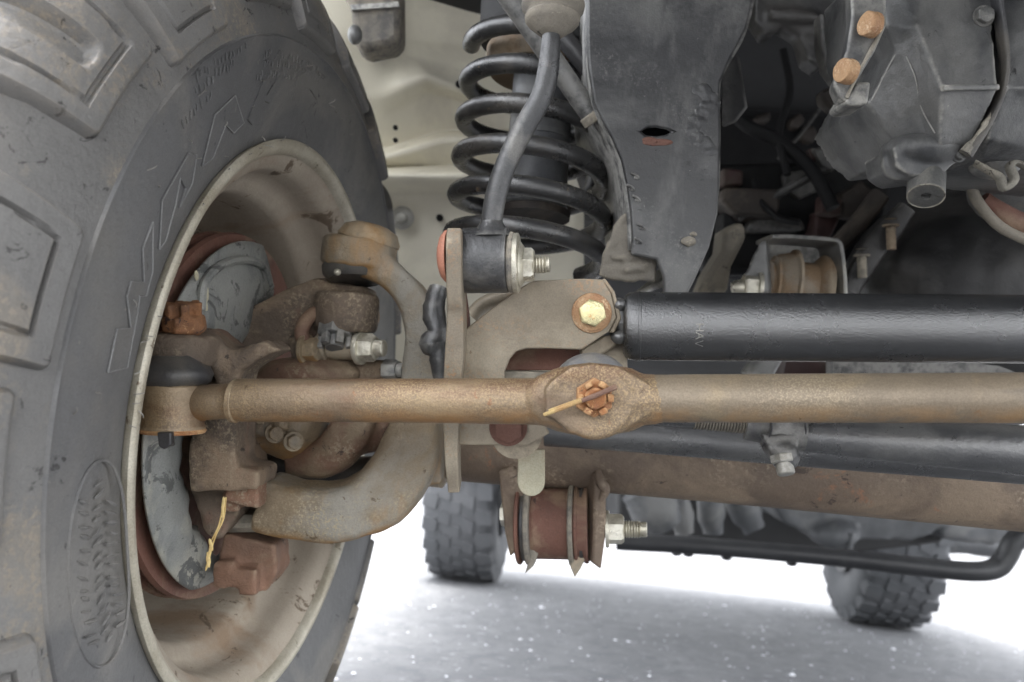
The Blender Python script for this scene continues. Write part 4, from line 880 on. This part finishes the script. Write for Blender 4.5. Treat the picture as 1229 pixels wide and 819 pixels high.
for (pts, d, m, dep) in (
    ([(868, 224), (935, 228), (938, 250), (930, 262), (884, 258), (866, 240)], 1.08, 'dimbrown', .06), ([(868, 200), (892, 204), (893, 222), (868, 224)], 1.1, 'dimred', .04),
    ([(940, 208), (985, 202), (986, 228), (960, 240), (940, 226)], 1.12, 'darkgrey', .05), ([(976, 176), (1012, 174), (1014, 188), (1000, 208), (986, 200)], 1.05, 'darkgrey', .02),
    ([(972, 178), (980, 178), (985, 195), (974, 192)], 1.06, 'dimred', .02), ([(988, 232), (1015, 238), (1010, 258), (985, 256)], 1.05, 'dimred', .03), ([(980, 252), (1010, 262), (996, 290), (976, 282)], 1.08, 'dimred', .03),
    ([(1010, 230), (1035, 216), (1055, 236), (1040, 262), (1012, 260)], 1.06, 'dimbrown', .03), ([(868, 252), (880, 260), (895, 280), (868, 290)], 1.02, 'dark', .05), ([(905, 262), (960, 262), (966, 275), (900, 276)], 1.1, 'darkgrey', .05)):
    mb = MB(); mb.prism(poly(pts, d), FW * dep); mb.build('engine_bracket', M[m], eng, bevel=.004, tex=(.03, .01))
mb = MB(); mb.prism(poly([(845, 196), (1075, 190), (1060, 330), (845, 330)], 1.13), FW * .04); mb.build('dark_backing', M['dark'], eng, bevel=.01)  # black backing plate added behind the brackets, no real mount
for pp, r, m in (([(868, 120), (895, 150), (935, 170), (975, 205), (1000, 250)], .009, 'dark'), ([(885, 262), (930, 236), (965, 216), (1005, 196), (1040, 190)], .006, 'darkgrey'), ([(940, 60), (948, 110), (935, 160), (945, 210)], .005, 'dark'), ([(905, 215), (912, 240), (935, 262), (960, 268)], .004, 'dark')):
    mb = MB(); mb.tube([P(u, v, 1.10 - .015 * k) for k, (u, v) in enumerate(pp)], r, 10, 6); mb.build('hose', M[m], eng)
# brown strut running down left of the differential
mb = MB(); mb.bar([P(1056, 234, .98), P(1030, 268, .98), P(1000, 300, .98), P(975, 330, .98)], [.022, .022, .020, .02], [.02] * 4, FW, seg=16); tag(mb.build('brown_strut', M['dimbrown'], bevel=0), 'dim brown flat bar slanting behind the bushing bracket', 'strut')
mb = MB(); mb.prism(poly([(868, 272), (892, 268), (898, 284), (880, 320), (872, 352), (840, 352), (848, 330), (866, 300)], .90), FW * .05); tag(mb.build('tan_side_bracket', M['mud'], bevel=.006, tex=(.03, .008)), 'tan dirty bracket between frame horn and bushing bracket', 'bracket')

# upper arm mount with double bushing
um = thing('arm_mount', 'grey bracket holding a tan double bushing above the damper', 'mount', P(955, 330, .88))
cast('mount_plate', M['plategrey'], [('p', poly([(912, 290), (919, 286), (922, 352), (890, 352), (893, 330), (902, 310)], .86), FW * .012 + RT * .008)], vox=.002, sm=3, tex=(.02, .002), parent=um)
mb = MB(); mb.bar([P(917, 288, .88), P(940, 288, .88), P(980, 291, .88), P(994, 294, .88), P(998, 306, .88), P(1001, 335, .88), P(1002, 360, .88)], [.005] * 7, [.06] * 7, FW, seg=16, pw=6); mb.build('mount_strap', M['plategrey'], um)
mb = MB(); mb.prism(poly([(920, 290), (994, 294), (1000, 355), (920, 355)], .945), FW * .004); mb.build('mount_back', M['plategrey'], um)
uax = CX * 1.0 + CY * .12
mb = MB(); mb.lathe(P(922, 338, .895), uax, [(0, .010), (0, .022), (.003, .022), (.004, .028), (.007, .028), (.009, .030), (.022, .033), (.024, .0365), (.0265, .0365), (.027, .024), (.048, .024), (.052, .030), (.056, .0335), (.061, .0335), (.062, .012)], 40); mb.build('bushing', M['tan'], um)
mb = MB(); mb.tube([P(878, 346, .86), P(886, 345, .86), P(896, 345, .865)], [.006, .0075, .008], 16, 3); hexbolt(mb, P(912, 346, .865), -uax, .0145, .014, .017, .004); mb.build('mount_nut', M['zinc'], um)
mb = MB(); mb.bar([P(925, 420, .90), P(905, 455, .90)], [.03, .03], [.03, .03], FW); mb.build('arm_shank', M['plategrey'], um)
mb = MB(); mb.prism(poly([(945, 425), (1010, 425), (1006, 452), (940, 452)], .93), FW * .05); mb.build('red_backing', M['dimred'], um)

# differential housing
df = thing('differential', 'big dark oily rounded differential housing at the right', 'differential', P(1150, 330, .90))
cast('carrier', M['darkgrey'], [('e', P(1150, 350, .95), RT * .125, UP * .115, FW * .13), ('e', P(1250, 300, .95), RT * .13, UP * .14, FW * .16), ('c', P(1075, 400, .93), P(1229, 430, .90), .05)], vox=.006, sm=6, tex=(.05, .010), parent=df)
mb = MB(); mb.tube([P(1165, 215, .70), P(1172, 240, .70), P(1200, 272, .70), P(1240, 292, .70)], [.0045] * 4, 10, 6); mb.build('cover_lip', M['mud'], df)
mb = MB(); mb.tube([P(1178, 240, .71), P(1205, 262, .71), P(1250, 282, .71)], [.008, .011, .011], 12, 6); mb.build('cover_band', M['redrust'], df)
cast('cover_bowl', M['plategrey'], [('e', P(1235, 225, .76), RT * .055, UP * .040, FW * .04)], vox=.004, sm=4, tex=(.03, .004), parent=df)
mb = MB(); mb.bar([P(1018, 350, .885), P(1040, 312, .885), P(1068, 276, .885), P(1088, 250, .885)], [.022, .026, .026, .020], [.014] * 4, FW); mb.build('cover_flange', M['darkgrey'], df)
for (u, v0, v1, m) in ((1069, 266, 300, 'knuckle'), (1034, 302, 334, 'mud')):
    mb = MB(); hexbolt(mb, P(u, v0 + 6, .87), UP, .0075, .006, .0085, .002); mb.cyl(P(u, v0 + 6, .87), P(u + 1, v1, .87), .0048, 14, .0006); mb.build('cover_bolt', M[m], df)
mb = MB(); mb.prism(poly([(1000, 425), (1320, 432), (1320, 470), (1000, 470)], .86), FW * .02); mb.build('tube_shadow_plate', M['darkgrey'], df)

# ---------------------------------------------------------------- cream inner wing
iw = thing('inner_wing', 'cream painted inner wing panel with folded creases behind the tyre', 'inner wing', P(500, 200, 1.12))
grid = [  # rows of (u, v, d): the pressed panel, top to bottom
    [(350, -60, 1.02), (430, -60, 1.02), (490, -60, 1.13), (560, -60, 1.16), (700, -60, 1.2)],
    [(350, 40, 1.02), (440, 40, 1.04), (488, 50, 1.12), (560, 55, 1.15), (700, 55, 1.2)],
    [(350, 75, 1.04), (450, 74, 1.06), (489, 70, 1.10), (560, 86, 1.12), (700, 88, 1.2)],
    [(350, 110, 1.06), (455, 118, 1.08), (513, 92, 1.06), (560, 112, 1.07), (700, 112, 1.2)],
    [(350, 135, 1.07), (460, 140, 1.10), (514, 108, 1.10), (560, 120, 1.12), (700, 120, 1.2)],
    [(350, 180, 1.10), (462, 180, 1.13), (530, 160, 1.14), (560, 158, 1.14), (700, 158, 1.2)],
    [(350, 190, 1.08), (462, 190, 1.10), (532, 168, 1.11), (560, 166, 1.11), (700, 166, 1.2)],
    [(350, 202, 1.10), (470, 201, 1.13), (540, 200, 1.14), (560, 200, 1.14), (700, 200, 1.2)],
    [(350, 214, 1.06), (470, 212, 1.08), (540, 212, 1.08), (560, 212, 1.08), (700, 212, 1.2)],
    [(350, 234, 1.14), (470, 232, 1.15), (540, 233, 1.15), (560, 233, 1.15), (700, 233, 1.2)],
    [(350, 330, 1.16), (470, 330, 1.16), (540, 330, 1.16), (560, 330, 1.16), (700, 330, 1.2)],
    [(350, 480, 1.18), (470, 480, 1.18), (540, 480, 1.18), (560, 480, 1.18), (700, 480, 1.2)],
    [(350, 560, 1.20), (470, 560, 1.20), (540, 562, 1.20), (560, 564, 1.20), (600, 564, 1.2)]]
mb = MB(); cols = 5; mb.add([P(*p) for r in grid for p in r], [(i * cols + j, i * cols + j + 1, (i + 1) * cols + j + 1, (i + 1) * cols + j) for i in range(len(grid) - 1) for j in range(cols - 1)])
o = mb.build('panel', M['liner'], iw, ang=180); md = o.modifiers.new('bev', 'SUBSURF'); md.levels = md.render_levels = 3
for e in o.data.edges: pass
ca_ = o.data.attributes.new('crease_edge', 'FLOAT', 'EDGE')
for i in range(len(ca_.data)): ca_.data[i].value = .55
md = o.modifiers.new('thick', 'SOLIDIFY'); md.thickness = .003; md.offset = 1
for (u, v, d, r) in ((475, 154, 1.105, .0032), (475, 169, 1.108, .0032), (551, 102, 1.06, .0045), (528, 262, 1.145, .0050)):
    mb = MB(); mb.lathe(P(u, v, d), -FW, [(0, r), (.004, r), (.0042, r * .8), (.001, r * .7), (.001, .0001)], 16); mb.build('drain_hole', M['dark'], iw)
mb = MB(); mb.lathe(P(483, 262, 1.14), -FW, [(0, .016), (.003, .016), (.004, .013), (.004, .008)], 28); hexbolt(mb, P(483, 262, 1.136), -FW, .008, .006); mb.build('panel_bolt', M['liner_bolt'], iw)
mb = MB(); mb.prism(poly([(395, -40), (480, -40), (481, 46), (470, 54), (440, 60), (425, 55), (420, 10)], .93), FW * .05); mb.build('wing_bracket', M['mud'], iw, bevel=.008)
mb = MB(); mb.prism(poly([(420, 6), (478, 2), (479, 8), (422, 12)], .925), FW * .01); mb.build('bracket_lip', M['plategrey'], iw)
mb = MB(); mb.ell(P(426, 42, .90), RT * .008, UP * .011, FW * .008); mb.build('bracket_stud', M['plategrey'], iw)

# ---------------------------------------------------------------- rear axle end of the truck
rr_half = [(0, .21), (.012, .235), (.022, .29), (.020, .335), (.006, .374), (-.02, .390), (-.14, .3950)]
def rear_wheel(c, label):
    t = thing('rear_wheel_assembly', label, 'wheel', c, 'rear wheels seen under the truck')
    mt = Matrix(((CX.x, CY.x, 0, c.x), (CX.y, CY.y, 0, c.y), (0, 0, 1, c.z), (0, 0, 0, 1)))
    t.matrix_world = mt; t['localframe'] = True
    def q(x, r, a): return Vector((x, r * math.sin(a), r * math.cos(a)))
    pf = [((x + .14) * .87, r) for x, r in rr_half] + [((-x - .14) * .87, r) for x, r in rr_half[-2::-1]]
    mb = MB(); mb.rings([[q(x, r, 2 * PI * j / 72) for j in range(72)] for x, r in pf], False, False); ty = mb.build('tyre', M['reartyre'], t, ang=50)
    mb = MB(); mb.rings([[q(x, r, 2 * PI * j / 48) for j in range(48)] for x, r in ((.142, .215), (.12, .205), (.05, .19), (.02, .16), (.02, .06), (.05, .0001))], False, False); mb.build('rim', M['under'], t)
    mb = MB(); mb.rings([[q(x, r, 2 * PI * j / 48) for j in range(48)] for x, r in ((-.142, .215), (-.12, .205), (-.09, .17), (-.09, .0001))], False, False); mb.build('rim', M['under'], t)
    n_ = 26; A = 2 * PI / n_
    shapes = ([(.158, -.30), (.150, .28), (.092, .36), (.080, .10), (.094, -.34)], [(.072, -.38), (.076, .16), (.030, .34), (.022, -.14)], [(.014, -.20), (.018, .30), (-.020, .36), (-.024, -.14)],
              [(-.030, -.34), (-.028, .14), (-.072, .32), (-.078, -.20)], [(-.092, -.34), (-.082, .14), (-.092, .32), (-.150, .34), (-.158, -.24)])
    for si, sh in enumerate(shapes):
        mb = MB()
        lo, hi = [], []
        for x, a in sh:
            edge = abs(x) > .14; x *= .87; lo.append(q(x, .372 if not edge else .35, a * A)); hi.append(q(x * (.99 if not edge else .97), .400 if not edge else .394, a * A * .95))
        mb.rings([lo, hi]); f = mb.build('tread_block', M['reartyre'], ty, ang=25)
        for k in range(n_):
            c_ = f if k == 0 else f.copy()
            if k: COL.objects.link(c_); c_.parent = ty
            c_.rotation_euler = (A * (k + .37 * si), 0, 0)
    return t
def gp(u, v):
    r = P(u, v, 1) - CAM; return CAM + r * (-CAM.z / r.z)
a = gp(558, 697); b = gp(1060, 752)
rear_wheel(Vector((a.x, a.y + .05, .400)), 'far tyre seen nearly tread on, left of the rusty bushing')
rear_wheel(Vector((b.x, b.y + .05, .400)), 'far tyre below the black bar loop, half hidden by it')

un = thing('rear_axle', 'grey rear axle and undertray seen below the brown front axle', 'rear axle', P(950, 630, 2.2))
cast('axle_beam', M['under'], [('t', [P(560, 590, 3.2), P(800, 612, 3.15), P(1060, 640, 3.1), P(1200, 655, 3.05)], [.05, .05, .05, .05]), ('e', P(860, 612, 3.1), RT * .16, UP * .12, FW * .16)], vox=.015, sm=3, tex=(.1, .02), parent=un)
cast('undertray', M['under'], [('p', poly([(920, 585), (1150, 598), (1142, 630), (1120, 644), (1090, 650), (1030, 650), (1010, 656), (988, 655), (968, 640), (940, 628)], 2.0), FW * .25),
     ('e', P(1000, 640, 2.0), RT * .06, UP * .035, FW * .06)], vox=.008, sm=4, tex=(.06, .012), parent=un)
cast('transfer_case', M['under'], [('p', poly([(1120, 590), (1260, 600), (1250, 628), (1222, 648), (1190, 655), (1130, 648)], 2.25), FW * .3)], vox=.01, sm=4, tex=(.06, .012), parent=un)
for (u0, v0, u1, v1, r, d) in ((812, 600, 822, 640, .028, 1.9), (850, 590, 856, 640, .03, 1.95), (885, 596, 905, 634, .035, 2.0), (770, 585, 800, 632, .05, 1.8)):
    mb = MB(); mb.tube([P(u0, v0, d), P((u0 + u1) / 2, (v0 + v1) / 2, d), P(u1, v1, d)], [r, r * 1.1, r * .8], 16, 4); mb.build('pipe_stub', M['under'], un, tex=(.03, .01))
mb = MB(); mb.prism(poly([(742, 575), (1000, 590), (1160, 610), (1130, 652), (1000, 668), (900, 660), (800, 652), (742, 645)], 2.35), FW * .3); mb.build('shadow_crossmember', M['body'], un, bevel=.01)  # black slab standing in for the shade between tray and bar
for k, u in enumerate((1022,)):
    mb = MB(); mb.cyl(P(u, 640, 1.95), P(u - 2, 662, 1.95), .006, 10); mb.build('tray_stud', M['under'], un)

bar_ = thing('cross_bar', 'black round bar looping up at its right end beneath the truck', 'bar', P(950, 665, 1.5))
mb = MB(); mb.tube([P(740, 650, 1.6), P(850, 656, 1.57), P(1000, 669, 1.53), P(1100, 680, 1.5), P(1165, 686, 1.48), P(1195, 682, 1.48), P(1208, 668, 1.48), P(1218, 650, 1.48), P(1240, 640, 1.48), P(1320, 632, 1.48)],
                      [.0165, .0165, .0165, .017, .0175, .0185, .0185, .0185, .0185, .0185], 20, 6); mb.build('bar_tube', M['blackbar'], bar_)
mb = MB()
for u in (812, 826, 872, 950): mb.ell(P(u, 664 + (u - 812) * .09, 1.575), RT * .010, UP * .005, FW * .012)
mb.build('clip', M['blackbar'], bar_)

# ---------------------------------------------------------------- body of the truck above: floor, wings, engine bay roof
bd_ = thing('truck_body', 'dark underside of the truck body closing the view above everything', 'truck body', (0.55, 2.0, .80))
F0 = WC + WN * 0
def carbox(x0, x1, y0, y1, z0, z1):
    mb = MB(); o_ = WC - CX * 0; o_ = Vector((WC.x, WC.y, 0))
    c = o_ + CX * (x0 + x1) / 2 + CY * (y0 + y1) / 2 + CZ * (z0 + z1) / 2
    mb.box(c, CX * (x1 - x0) / 2, CY * (y1 - y0) / 2, CZ * (z1 - z0) / 2); return mb
carbox(-.20, 1.66, .70, 1.35, .80, 1.15).build('bulkhead_floor', M['body'], bd_, bevel=.03)
carbox(-.26, 1.72, 1.35, 2.55, .76, 1.15).build('floor_pan', M['body'], bd_, bevel=.03)
carbox(-.26, 1.72, 2.55, 3.22, .80, 1.15).build('boot_floor', M['body'], bd_, bevel=.03)
carbox(-.05, 1.40, -.55, .70, 1.00, 1.12).build('bonnet', M['body'], bd_, bevel=.02)
carbox(-.40, .06, -.40, .70, 1.14, 1.20).build('wing', M['body'], bd_, bevel=.03)
carbox(1.45, 1.84, -.40, .70, .95, 1.05).build('wing', M['body'], bd_, bevel=.03)
carbox(-.04, 1.62, -1.22, -1.02, .74, .98).build('bumper', M['body'], bd_, bevel=.03)  # out of view; placed to cut off light from above
carbox(-.02, 1.40, -1.02, -.55, .98, 1.10).build('grille_top', M['body'], bd_, bevel=.02)  # unseen overhang, added to the same end as the bumper
